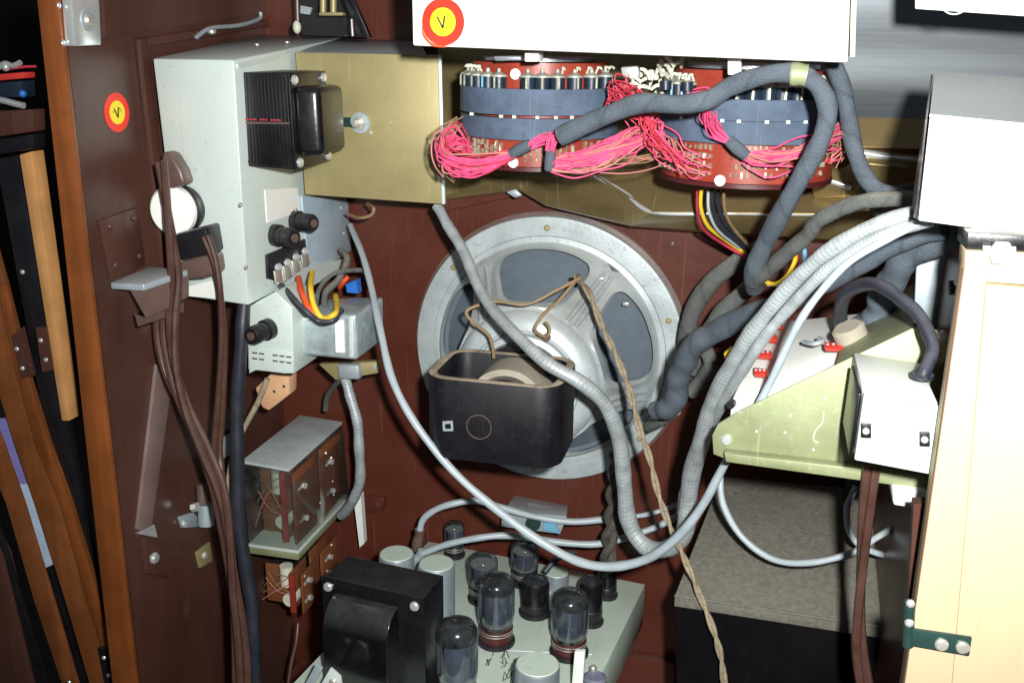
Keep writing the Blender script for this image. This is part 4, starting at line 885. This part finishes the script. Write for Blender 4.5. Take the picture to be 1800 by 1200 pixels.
wire('braided_cable', 'short silver braided cable dropping right of the relay', m_braid, [(604, 655, 1.0), (612, 685, .99), (624, 725, .985), (632, 780, .985), (632, 840, .99), (622, 878, 1.0), (600, 905, 1.02)], 9, 'cable', GB, 14)
wire('dark_lead', 'dark grey lead curving beside short braided cable', m_loom2, [(572, 720, 1.04), (576, 695, 1.03), (590, 675, 1.01), (608, 664, 1.0)], 5, 'cable')
# round grey cords
GC = 'round grey vinyl cords'
wire('grey_cable', 'long grey cord looping below speaker up to right box', m_greycord, [(616, 396, 1.03, 5), (634, 440, .99, 5.5), (652, 500, .95, 6), (668, 580, .90, 6.5), (690, 665, .87, 7), (730, 745, .855, 7), (790, 820, .85, 7), (860, 884, .85, 7.5), (940, 945, .85, 8), (1010, 983, .845, 8), (1075, 996, .835, 8.5), (1135, 982, .82, 8.5), (1190, 945, .80, 8.5), (1236, 885, .78, 8), (1275, 815, .755, 7.5), (1318, 740, .73, 7), (1352, 676, .715, 7), (1385, 605, .70, 7), (1425, 535, .685, 7), (1480, 472, .67, 7), (1550, 425, .66, 7), (1640, 380, .655, 7)], 7, 'cord', GC, 12)
wire('grey_cable', 'grey cord hanging in a deep loop before speckled board', m_greycord, [(1265, 830, .90), (1272, 885, .89), (1305, 945, .88), (1360, 982, .87), (1430, 988, .86), (1500, 970, .86), (1545, 942, .87), (1615, 905, .89)], 6, 'cord', GC, 12)
wire('grey_cable', 'shorter grey cord curling behind the brown flex', m_greycord, [(1505, 855, .93), (1490, 890, .92), (1492, 930, .91), (1515, 960, .90), (1555, 976, .90), (1620, 988, .90)], 5.5, 'cord', GC, 12)
wire('grey_cable', 'pale cord arching from dark plug behind the tubes', m_greycord, [(738, 930, 1.0), (748, 908, 1.0), (785, 887, 1.0), (835, 880, 1.01), (880, 890, 1.02), (940, 908, 1.03), (1010, 916, 1.04), (1065, 912, 1.05), (1100, 905, 1.06)], 6, 'cord', GC, 12)
wire('grey_cable', 'pale cord running level above the tubes to braided plug', m_greycord, [(735, 975, .98), (775, 960, .98), (825, 947, .98), (880, 941, .99), (930, 944, 1.0), (985, 953, 1.01), (1060, 954, 1.02), (1130, 935, 1.03), (1195, 905, 1.05)], 6, 'cord', GC, 12)
wire('grey_cable', 'third pale cord behind the braided loop on back panel', m_greycord, [(1005, 915, 1.06), (1060, 913, 1.06), (1110, 908, 1.06), (1150, 900, 1.07), (1195, 885, 1.08)], 4.5, 'cord', GC, 10)
for i, (a, b_, r, lab, m) in enumerate((((732, 965, 1.0), (738, 930, 1.0), 9, 'dark plug at left end of the arching pale cord', m_brownbake), ((728, 990, .98), (742, 968, .98), 8, 'small grey plug where level pale cord meets the can', m_zinc2))):
    wire('cord_plug', lab, m, [a, ((a[0] + b_[0]) / 2, (a[1] + b_[1]) / 2, a[2]), b_], r, 'plug', 'plugs on the pale cords', 14)
def twisted(name, label, mat, pts, rp, turns, cat='cable', group=None):
    ps = [P(*q) for q in pts]; path = smooth_path(ps, [rp * mpp(p) for p in ps], 10)
    t = thing(name, label, cat, ps[len(ps) // 2], group)
    for s in (0, math.pi):
        out = []; u = None; n = len(path)
        for i, (p, r) in enumerate(path):
            tg = (path[min(i + 1, n - 1)][0] - path[max(i - 1, 0)][0]).normalized()
            if u is None: u = frame_of(tg)[0]
            u = (u - tg * u.dot(tg)).normalized(); v = tg.cross(u); a = s + turns * 6.2832 * i / n
            out.append((p + (u * math.cos(a) + v * math.sin(a)) * r * .9, r))
        part('strand', mat, t, add_tube, out, 8)
twisted('speaker_lead', 'tan twisted pair hanging from speaker lug to the floor', m_tan, [(1012, 484, .99), (1035, 515, .965), (1058, 572, .945), (1082, 622, .93), (1105, 680, .915), (1122, 745, .90), (1142, 805, .89), (1158, 870, .88), (1180, 930, .87), (1205, 985, .86), (1232, 1050, .85), (1255, 1110, .84), (1268, 1160, .84), (1275, 1220, .84)], 3.5, 8)
twisted('mains_flex', 'brown twin flex hanging from outlet box before speckled board', m_browncord, [(1532, 820, .70), (1526, 870, .70), (1519, 940, .705), (1514, 1010, .71), (1510, 1090, .71), (1512, 1150, .71), (1524, 1225, .71)], 8, .5)
GX = 'brown cords down the left panel'
twisted('brown_cable', 'brown twin cord falling from upper plug past the white disc', m_browncord, [(283, 285, .815), (292, 350, .805), (302, 430, .80), (308, 490, .80), (303, 560, .795), (308, 640, .79), (330, 720, .785), (362, 795, .78), (388, 860, .775), (402, 940, .77), (412, 1030, .765), (424, 1120, .76), (430, 1220, .755)], 7, 1.5, 'cord', GX)
twisted('brown_cable', 'brown twin cord bowing left of the others below bracket', m_browncord, [(312, 480, .815), (290, 515, .81), (281, 570, .805), (290, 640, .80), (315, 705, .795), (348, 770, .79), (378, 850, .785), (394, 930, .78), (406, 1020, .775), (416, 1120, .77), (420, 1220, .765)], 6.5, 1.2, 'cord', GX)
twisted('brown_cable', 'straight brown cord hanging from right side of lower plug', m_browncord, [(362, 415, .815), (378, 460, .815), (388, 520, .815), (392, 600, .82), (388, 700, .82), (382, 800, .82), (396, 900, .80), (408, 990, .79)], 5.5, .6, 'cord', GX)
wire('black_cable', 'thick blue-black cable hanging straight beside the relays', m_blackcord, [(430, 530, .862), (424, 600, .855), (418, 700, .85), (416, 800, .845), (420, 900, .84), (432, 1000, .835), (444, 1090, .83), (450, 1220, .825)], 12, 'cable', None, 16)
wire('tan_cable', 'tan cord bending from peach block behind the black cable', m_tan, [(470, 665, .91), (455, 705, .905), (432, 745, .90), (412, 790, .89), (402, 850, .88), (405, 900, .87)], 5, 'cord')
wire('power_cable', 'short black power cord arching into the outlet box', m_blackcord, [(1487, 592, .80), (1476, 555, .78), (1486, 518, .755), (1520, 500, .735), (1560, 508, .715), (1598, 538, .695), (1628, 575, .68), (1640, 610, .67), (1632, 640, .66), (1620, 662, .655)], 12, 'cord', None, 16)
twisted('dark_plug_lead', 'dark braided lead dropping behind the tubes beside braided loop', m_dbraid, [(1085, 800, 1.0), (1080, 850, 1.0), (1076, 905, 1.0), (1070, 960, 1.0), (1068, 1005, 1.0)], 8, 3)

# metal bracket on the back panel above the tubes
mb = thing('jack_bracket', 'grey metal jack bracket on back panel under the speaker', 'bracket', P(940, 920, 1.06))
tq = [P(885, 896, 1.04), P(996, 908, 1.04), P(998, 888, PY), P(905, 870, PY)]
part('top_plate', m_zinc2, mb, add_hex, tq, [v + ZV * -.002 for v in tq], bev=.0006)
part('front_plate', m_zinc2, mb, add_prism, quad(1.04, [(885, 898), (996, 910), (984, 938), (880, 925)]), YV * .002, bev=.0006)
part('jack', m_greendk, mb, add_lathe, [(.009, 0), (.009, .004), (.005, .004), (.005, .001)], P(938, 918, 1.04), nY, 20)
part('flap', m_cyan, mb, add_prism, quad(1.035, [(955, 918), (975, 918), (985, 938), (955, 930)]), YV * .002)

# ------------------------------------------------------------------ right: olive bracket, relay tag block, outlet box
OB = .715
ob = thing('olive_bracket', 'large olive green zinc bracket plate behind the outlet box', 'bracket', P(1450, 840, OB))
oq = [P(1252, 765, OB), P(1262, 745, OB), P(1300, 722, OB), P(1606, 576, OB), P(1666, 582, OB), P(1640, 852, OB), P(1275, 806, OB), P(1254, 798, OB)]
part('plate', m_olive, ob, add_prism, oq, YV * .0025, bev=.0006)
part('lower_flange', m_olive, ob, lambda b: add_prism(b, quad(OB - .010, [(1272, 796), (1640, 838), (1638, 862), (1276, 812)]), YV * .010), bev=.001)
part('back_leaf', m_olive, ob, add_hex, [P(1470, 640, OB + .0026), P(1606, 577, OB + .0026), P(1605, 500, .86), P(1490, 560, .86)], [v + Vector((0, .002, -.002)) for v in (P(1470, 640, OB + .0026), P(1606, 577, OB + .0026), P(1605, 500, .86), P(1490, 560, .86))])
screw(ob, P(1277, 772, OB), (0, -1, 0), .0042, m_bright); screw(ob, P(1657, 590, OB), (0, -1, 0), .004, m_screw); screw(ob, P(1640, 855, OB - .011), (0, -1, 0), .0035, m_bright)
part('edge_slot', m_brass, ob, add_prism, quad(OB - .002, [(1646, 588), (1668, 590), (1664, 640), (1650, 640)]), YV * .002, bev=.0008)
for x, y in ((1390, 730), (1380, 760), (1430, 790), (1330, 758), (1450, 700)): part('paint_fleck', m_cap, ob, add_ball, P(x, y, OB), .0011, 6, .3, YV)
part('scratch', m_cap, ob, add_tube, smooth_path([P(1448, 722, OB), P(1446, 742, OB), P(1434, 756, OB), P(1430, 772, OB), P(1438, 778, OB)], [.0005] * 5, 4), 5)
tgk = thing('tag_block', 'white tag block with red terminals lying behind olive bracket', 'terminal block', P(1400, 690, .78))
TB = [P(1286, 712, .742), P(1478, 640, .742), P(1520, 560, .85), P(1320, 600, .85)]
TB = [P(1284, 705, .745), P(1560, 610, .745), P(1530, 548, .86), P(1345, 566, .86)]
part('body', m_white2, tgk, add_hex, TB, [v + Vector((0, .004, -.05)) for v in TB], bev=.003)
def onT(u, v, h=.0): # on the slanted top
    a = TB[0].lerp(TB[1], u); b_ = TB[3].lerp(TB[2], u); n_ = (TB[1] - TB[0]).cross(TB[3] - TB[0]).normalized()
    return a.lerp(b_, v) + n_ * h
def ray_T(x, y):      # photo point dropped on that top
    n_ = (TB[1] - TB[0]).cross(TB[3] - TB[0]); d = ray(x, y); return EYE + d * ((TB[0] - EYE).dot(n_) / d.dot(n_))
nT = (TB[1] - TB[0]).cross(TB[3] - TB[0]).normalized()
for x, y, wpx in ((1366, 575, 22), (1352, 598, 32), (1345, 627, 28), (1340, 659, 24), (1469, 614, 34)):
    q = ray_T(x, y); s = wpx * mpp(q) / 2
    k = part('red_terminal', m_red, tgk, lambda b: add_prism(b, [ray_T(x - wpx / 2, y - 6) + nT * .0006, ray_T(x + wpx / 2, y - 3) + nT * .0006, ray_T(x + wpx / 2, y + 7) + nT * .0006, ray_T(x - wpx / 2, y + 5) + nT * .0006], nT * .004), bev=.0008)
    part('terminal_pin', m_bright, k, lambda b: [add_ball(b, ray_T(x + dx, y) + nT * .0048, .0012, 7) for dx in (-wpx * .3, 0, wpx * .3)])
part('lever', m_zinc2, tgk, add_tube, smooth_path([ray_T(1416, 608) + nT * .004, ray_T(1436, 615) + nT * .006, ray_T(1450, 606) + nT * .004, ray_T(1442, 600) + nT * .003], [.0018] * 4), 8)
part('cord_gland', m_coil, tgk, add_lathe, [(.0125, -.01), (.0125, .012), (.010, .014), (.008, .014)], ray_T(1500, 600), nT, 24)
part('side_screw', m_black, tgk, add_cyl, P(1288, 708, .742), P(1284, 712, .735), .0032, 14)
part('yellow_tag', m_yellow, tgk, add_prism, quad(.79, [(1272, 622), (1286, 610), (1288, 632), (1276, 640)]), YV * .006, bev=.001)
gp = thing('grey_plate', 'upright grey plate between thick loom and cream panel', 'plate', P(1640, 570, .80))
part('plate', m_zinc2, gp, add_prism, quad(.80, [(1612, 440), (1674, 424), (1672, 584), (1606, 566)]), YV * .004, bev=.001)
oxb = thing('outlet_box', 'pale outlet box with two square clips on olive bracket', 'outlet box', P(1570, 820, .62))
ofr = [P(1518, 690, .625), P(1652, 712, .625), P(1638, 832, .625), P(1501, 806, .625)]
D = YV * .088
part('body', m_white2, oxb, add_hex, [v + Vector((0, .003, 0)) for v in ofr], [v + D for v in ofr], bev=.002)
part('cover', m_greenwhite, oxb, add_hex, [v + Vector((0, -.0025, 0)) for v in ofr], [v + Vector((0, .0022, 0)) for v in ofr], bev=.0012)
part('left_shade_strip', m_dark, oxb, add_prism, [ofr[0] + Vector((-.003, .0035, -.002)), ofr[0] + Vector((-.0005, .0035, -.002)), ofr[3] + Vector((-.0005, .0035, 0)), ofr[3] + Vector((-.003, .0035, 0))], YV * .06, bev=.001)  # dark strip painted in for the shadow gap behind the proud cover
for x, y in ((1522, 755), (1625, 770)):
    k = part('square_clip', m_black, oxb, add_prism, quad(.6215, [(x - 9, y - 13), (x + 9, y - 12), (x + 9, y + 13), (x - 9, y + 12)]), YV * -.0022, bev=.0005)
    part('clip_stud', m_bright, k, add_lathe, [(.0022, 0), (.0022, .001), (0, .0015)], P(x, y + 2, .6192), nY, 12)
og = PZ(1620, 664, ofr[0].z)
part('grommet', m_blackcord, oxb, add_lathe, [(.0075, .0), (.0075, .003), (.0055, .0045), (.004, .0045)], og, ZV, 20)
bm = NB(); add_prism(bm, quad(.70, [(1568, 856), (1630, 862), (1638, 872), (1636, 898), (1570, 888)]), YV * .03); tag(obj('pale_block', bm, m_white2, None, .002), 'small pale block below the olive bracket corner', 'block')

# cream door panel, hinge
cp = thing('cream_door', 'cream plywood door standing open at the right edge', 'door', P(1690, 1100, .60))
part('frame_stile', m_cream, cp, add_prism, quad(.600, [(1697, 462), (1736, 466), (1672, 1230), (1586, 1230)]), YV * .018, bev=.001)
part('panel', m_cream, cp, add_prism, quad(.5988, [(1734, 500), (1960, 520), (1960, 1260), (1671, 1230)]), YV * .018, bev=.001)
part('top_rail', m_cream, cp, add_prism, quad(.602, [(1697, 440), (1960, 452), (1960, 512), (1732, 496), (1695, 470)]), YV * .02, bev=.001)
part('side_edge', m_side, cp, add_hex, [P(1695, 470, .6025), P(1586, 1230, .6025), P(1586, 1230, .62), P(1697, 470, .62)], [v + XV * -.001 for v in (P(1695, 470, .6025), P(1586, 1230, .6025), P(1586, 1230, .66), P(1695, 470, .66))])
part('edge_strip', m_side, cp, add_prism, quad(.64, [(1606, 885), (1640, 885), (1604, 1110), (1594, 1110)]), YV * .01)
tk = thing('door_catch', 'dark catch block with hex bolt on top of cream door', 'catch', P(1755, 440, .60))
part('block', m_dark, tk, add_prism, quad(.605, [(1700, 408), (1960, 425), (1960, 448), (1698, 440)]), YV * .03, bev=.001)
part('bolt', m_screw, tk, add_lathe, [(.007, 0), (.007, .003), (.004, .003), (.004, .006), (0, .006)], P(1758, 443, .60), nY, 6)
part('plate', m_zinc2, tk, add_prism, quad(.601, [(1728, 432), (1786, 434), (1786, 456), (1728, 452)]), YV * .002)
hb = thing('pin_bracket', 'black pin with bright head beside top of cream door', 'bolt', P(1686, 495, .70))
part('shank', m_black, hb, add_cyl, P(1668, 506, .70), P(1684, 505, .70), .005, 12); part('head', m_bright, hb, add_ball, P(1687, 494, .69), .0038, 12)
hg = thing('hinge', 'dark green hinge with two bright screws on cream door', 'hinge', P(1650, 1125, .595))
part('leaf', m_greendk, hg, add_prism, quad(.5945, [(1600, 1104), (1709, 1120), (1704, 1153), (1598, 1134)]), YV * .002, bev=.0006)
part('knuckle', m_greendk, hg, add_cyl, P(1596, 1134, .597), P(1599, 1056, .597), .0035, 12)
part('knuckle_pin', m_bright, hg, lambda b: [add_ball(b, P(1600, 1060, .594), .0028, 10), add_ball(b, P(1598, 1094, .594), .003, 10)])
for x, y in ((1655, 1131), (1692, 1136)): screw(hg, P(x, y, .5945), nY, .0042, m_screw)
bm = NB(); add_ball(bm, P(1581, 944, 1.02), .004, 12); tag(obj('bright_stud', bm, m_bright), 'single bright stud on black strip right of grey cords', 'stud')

# speckled fibre box bottom right
fb = thing('fibreboard_box', 'speckled grey fibreboard box with black felt front at lower right', 'box', P(1390, 1100, .9))
fT = [P(1186, 1046, .86), P(1592, 1108, .86), P(1606, 868, 1.05), P(1268, 836, 1.05)]
part('sloping_top', m_fibre, fb, add_hex, fT, [v + Vector((0, 0, -.012)) for v in fT], bev=.001)
fF = [P(1188, 1051, .8605), P(1590, 1113, .8605), P(1590, 1300, .8605), P(1190, 1300, .8605)]
part('felt_front', m_darkfelt, fb, add_hex, fF, [v + YV * .012 for v in fF], bev=.001)
part('left_side', m_darkfelt, fb, add_hex, [fF[0] + YV * .013, fF[3] + YV * .013, P(1268, 1000, 1.05) + ZV * -.15, P(1268, 838, 1.05) + ZV * -.004], [v + XV * .008 for v in (fF[0] + YV * .013, fF[3] + YV * .013, P(1268, 1000, 1.05) + ZV * -.15, P(1268, 838, 1.05) + ZV * -.004)])
part('front_edge', m_fibre, fb, add_tube, smooth_path([fT[0], fT[1]], [.0015, .0015]), 8)

# ------------------------------------------------------------------ tube amplifier
corner = P(1134, 1026, 1.06); AZ = corner.z
ang = rad(-6.6); ax = Vector((math.cos(ang), math.sin(ang), 0)); ay = Vector((-math.sin(ang), math.cos(ang), 0))
amp = thing('amplifier_chassis', 'pale green metal amplifier chassis crowded with tubes at bottom', 'amplifier', corner - ay * .15 - ax * .15)
base = [corner - ax * .285, corner, corner - ay * .36, corner - ax * .285 - ay * .36]
part('chassis_box', m_chassis, amp, add_hex, base, [v - ZV * .055 for v in base], bev=.0012)
def AP(x, y): return PZ(x, y, AZ)
def scr(b):
    r2 = random.Random(3)
    for k in range(15):
        x, y = r2.uniform(838, 905), r2.uniform(1140, 1192); a = [AP(x + i * r2.uniform(2, 5), y + r2.uniform(-9, 9) - i * 2) + ZV * .0003 for i in range(4)]
        add_tube(b, smooth_path(a, [.00045] * 4, 3), 4)
part('pencil_scribble', m_ink, amp, scr, kind='stuff')
part('seam_line', m_zinc2, amp, lambda b: add_tube(b, [(AP(880, 1142) + ZV * .0003, .0006), (AP(1040, 1150) + ZV * .0003, .0006)], 5))
def vac(label, bx, by, topy, rp, style='big'):
    p = AP(bx, by); m_ = mpp(p); r = rp * m_
    # height so that the top lands on photo row topy
    lo, hi = .01, .3
    for _ in range(30):
        h = (lo + hi) / 2; q = ROT.transposed() @ (p + ZV * h - EYE); yy = 600 - F_PX * q.y / -q.z
        if yy > topy: lo = h
        else: hi = h
    t = thing('vacuum_tube', label, 'vacuum tube', p, 'tubes on the amplifier'); h -= .15 * r
    hb = h * (.24 if style == 'big' else .3)
    part('socket', m_black, t, add_lathe, [(r * 1.05, .0), (r * 1.05, .003), (r * .9, .004)], p, ZV, 28)
    part('tube_base', m_tubebase if style == 'big' else m_black, t, add_lathe, [(r * .86, .004), (r * .92, .006), (r * .92, hb), (r * .86, hb + .001)], p, ZV, 32)
    if style == 'black':
        part('shell', m_dark, t, add_lathe, [(r * .9, hb + .001), (r * .92, h * .8), (r * .8, h * .9), (0, h * .92)], p, ZV, 32)
        part('top_cap', m_getter, t, add_lathe, [(r * .84, h * .885), (r * .6, h * .95), (r * .25, h), (0, h)], p, ZV, 20); return
    prof = [(r * .84, hb), (r * .95, hb + .1 * h), (r, hb + .2 * h), (r, h * .82), (r * .96, h * .89), (r * .82, h * .95), (r * .5, h * .99), (0, h)]
    part('glass', m_tubeglass, t, add_lathe, prof, p, ZV, 36, False)
    if style == 'big':
        g = [(a * .965, b_ - .0005) for a, b_ in prof[3:]]; g[0] = (r * .965, h * .80)
        part('getter', m_getter, t, add_lathe, g, p, ZV, 32, False)
    part('plate', m_plate, t, add_lathe, [(r * .62, hb + .08 * h), (r * .66, hb + .1 * h), (r * .66, h * .76), (r * .6, h * .78)], p, ZV, 8)
    def fins(b):
        for s in (-1, 1):
            add_box(b, p + Vector((s * r * .84 - r * .12, -r * .05, hb + .1 * h)), p + Vector((s * r * .84 - r * .0, r * .05, h * .76)))
    part('plate_fins', m_plate, t, fins)
    part('mica', m_cap, t, add_lathe, [(r * .86, h * .785), (r * .86, h * .79)], p, ZV, 16); part('mica', m_cap, t, add_lathe, [(r * .8, hb + .06 * h), (r * .8, hb + .065 * h)], p, ZV, 16)
    part('base_rings', m_screw, t, lambda b: [add_lathe(b, [(r * .93, hb - .002 - k * .003), (r * .935, hb - .0014 - k * .003), (r * .93, hb - .0008 - k * .003)], p, ZV, 28, False) for k in range(2)])
vac('tall glass tube on maroon base beside the silver can', 872, 1126, 1006, 32)
vac('glass tube hidden behind the tall one, near middle', 849, 1052, 970, 26, 'small')
vac('glass tube with black socket under the jack bracket', 922, 1022, 948, 25, 'small')
vac('short black tube with shiny top at chassis centre', 940, 1076, 1008, 27, 'black')
vac('tall dark-topped glass tube beside the white strip', 1000, 1146, 1034, 33)
vac('black tube right of centre, second from chassis edge', 1037, 1092, 1008, 23, 'black')
vac('small black tube nearest the right back corner', 1066, 1046, 985, 19, 'black')
vac('slim dark tube at the back under pale cord', 799, 975, 914, 18, 'small')
vac('foremost glass tube beside the big black transformer', 804, 1236, 1084, 37)
def capc(label, tx, ty, rp, boty):
    # silver electrolytic can; top centre seen at (tx, ty)
    lo, hi = .01, .25; p = AP(tx, boty)
    for _ in range(30):
        h = (lo + hi) / 2; q = ROT.transposed() @ (p + ZV * h - EYE); yy = 600 - F_PX * q.y / -q.z
        if yy > ty: lo = h
        else: hi = h
    r = rp * mpp(p + ZV * h); t = thing('capacitor_can', label, 'capacitor', p, 'silver capacitor cans')
    part('can', m_silver, t, add_lathe, [(r * 1.03, 0), (r, .004), (r, h - .002), (r * .96, h)], p, ZV, 40); part('can_top', m_chassis, t, add_lathe, [(r * .93, h + .0002), (r * .9, h + .001), (0, h + .001)], p, ZV, 32)
capc('silver can furthest back, peeping over the big transformer', 700, 973, 31, 1085)
capc('silver can beside the big transformer corner', 769, 990, 32, 1108)
capc('squat silver can at the bottom edge, front centre', 943, 1167, 40, 1260)
capc('low grey can behind the dark-topped tube', 978, 1005, 22, 1030)
bm = NB(); q = AP(1016, 1230); add_prism(bm, quad(q.y, [(1010, 1145), (1028, 1146), (1022, 1235), (1002, 1235)]), YV * .006); tag(obj('white_strip', bm, m_white2, None, .0006), 'upright white strip at bottom edge beside squat silver can', 'strip')
sc_ = thing('screw_terminal', 'small round terminal at bottom edge right of white strip', 'terminal', AP(1045, 1200))
part('body', m_plate, sc_, add_lathe, [(.012, 0), (.012, .010), (.009, .012), (.009, .010), (0, .010)], AP(1045, 1205), ZV, 24); part('knob', m_screw, sc_, add_ball, AP(1042, 1192) + ZV * .012, .004, 10)
fw = [AP(1000, 1165), AP(1010, 1150)]
wire('chassis_wire', 'stray dark wire curling across the chassis behind black tube', m_blackcord, [(958, 1005, .99), (975, 985, 1.0), (990, 975, 1.01), (1010, 972, 1.02)], 5)
# big transformer
bt = thing('large_transformer', 'large black mains transformer with rounded bell at bottom left', 'transformer', AP(670, 1220))
LT, RT = P(568, 1001, .80), P(770, 1000, .80)
# near face corners measured in the amplifier frame
n0 = P(571, 1012, .80); ex = ax
W_ = .108; zt = n0.z; zb_ = n0.z - .16
def T(u, d, z): return n0 + ex * u + ay * d + ZV * z
part('core', m_dark, bt, add_hex, [T(0, 0, 0), T(W_, 0, 0), T(W_, 0, -.16), T(0, 0, -.16)], [T(0, .045, 0), T(W_, .045, 0), T(W_, .045, -.16), T(0, .045, -.16)], bev=.0015)
part('front_frame', m_dark, bt, add_hex, [T(-.002, -.004, .002), T(W_ + .002, -.004, .002), T(W_ + .002, -.004, -.16), T(-.002, -.004, -.16)], [T(-.002, -.0005, .002), T(W_ + .002, -.0005, .002), T(W_ + .002, -.0005, -.16), T(-.002, -.0005, -.16)], bev=.001)
def bell(b):
    prof = []
    for k in range(9):
        a = rad(90 * k / 8); prof.append((-.026 * math.sin(a), -.014 - .030 * (1 - math.cos(a)) ))
    L = [T(.011, -.004, -.013)] + [T(.011, -.004 + d, z) for d, z in prof] + [T(.011, -.030, -.125), T(.011, -.004, -.135)]
    add_prism(b, [v + ex * .002 for v in L], ex * (W_ * .64))
part('end_bell', m_gloss, bt, bell, bev=.006, seg=4)
for u, z in ((.006, -.008), (W_ - .008, -.008)): screw(bt, T(u, -.004, z), -ay, .0048, m_bright, 'bolt')
for k in range(10):
    part('lamination', m_black, bt, add_hex, [T(.001, .004 + k * .004, .0008), T(W_ - .001, .004 + k * .004, .0008), T(W_ - .001, .0055 + k * .004, .0008), T(.001, .0055 + k * .004, .0008)], [T(.001, .004 + k * .004, -.001), T(W_ - .001, .004 + k * .004, -.001), T(W_ - .001, .0055 + k * .004, -.001), T(.001, .0055 + k * .004, -.001)])
cn = thing('metal_corner', 'bright metal corner bracket at bottom edge left of transformer', 'bracket', P(570, 1190, .74))
part('leaf', m_zinc2, cn, add_prism, quad(.74, [(528, 1215), (556, 1166), (566, 1176), (545, 1215)]), YV * .004, bev=.0006)
part('leaf', m_zinc, cn, add_prism, quad(.735, [(556, 1215), (580, 1174), (598, 1190), (602, 1215)]), YV * .004, bev=.001)
screw(cn, P(586, 1198, .735), nY, .004, m_screw)

# ------------------------------------------------------------------ dark upper interior seen over the chassis
ui = thing('upper_bracket', 'dark metal bracket with brass posts above the brass plate', 'bracket', P(575, 30, 1.02))
part('backing', m_black, ui, add_prism, quad(1.06, [(526, -40), (600, -40), (640, 66), (530, 62)]), YV * .01)
part('rod', m_brownbake, ui, add_cyl, P(522, -20, 1.0), P(524, 52, 1.0), .0018, 8); part('rod_knob', m_cap, ui, add_ball, P(522, 48, 1.0), .0045, 12, 1.5)
part('brass_post', m_brass, ui, add_cyl, P(568, -20, 1.02), P(568, 25, 1.02), .0035, 12); part('brass_post', m_brass, ui, add_cyl, P(586, -20, 1.02), P(586, 24, 1.02), .0035, 12)
part('foot', m_brass, ui, add_prism, quad(1.015, [(560, 22), (602, 22), (602, 28), (560, 28)]), YV * .01, bev=.001)
part('strut', m_dark, ui, add_prism, quad(1.0, [(596, -20), (612, -20), (650, 66), (628, 66)]), YV * .008, bev=.001)
part('pin', m_brownbake, ui, add_cyl, P(618, 34, .99), P(620, 64, .99), .0018, 8)
part('tab', m_zinc2, ui, add_prism, quad(1.04, [(528, 10), (548, 14), (544, 26), (528, 24)]), YV * .003)
rl = thing('support_rod', 'thin dusty rod along the frame above the pale chassis', 'rod', WL(400, 60, .02))
part('rod', m_zinc2, rl, add_tube, smooth_path([WL(345, 66, .012), WL(370, 50, .014), WL(420, 45, .014), WL(455, 34, .014), WL(458, 22, .014)], [.0022] * 5), 8)
part('end_lug', m_screw, rl, add_ball, WL(372, 56, .014), .005, 10, .7)
# rivets and dents on the back panel
for i, (x, y) in enumerate(((1180, 430), (1164, 420))):
    pass
bm = NB(); add_ball(bm, P(1182, 429, 1.0985), .0035, 12, .5, YV); tag(obj('panel_screw', bm, m_brownbake), 'lone screw head on back panel upper right of speaker', 'screw')
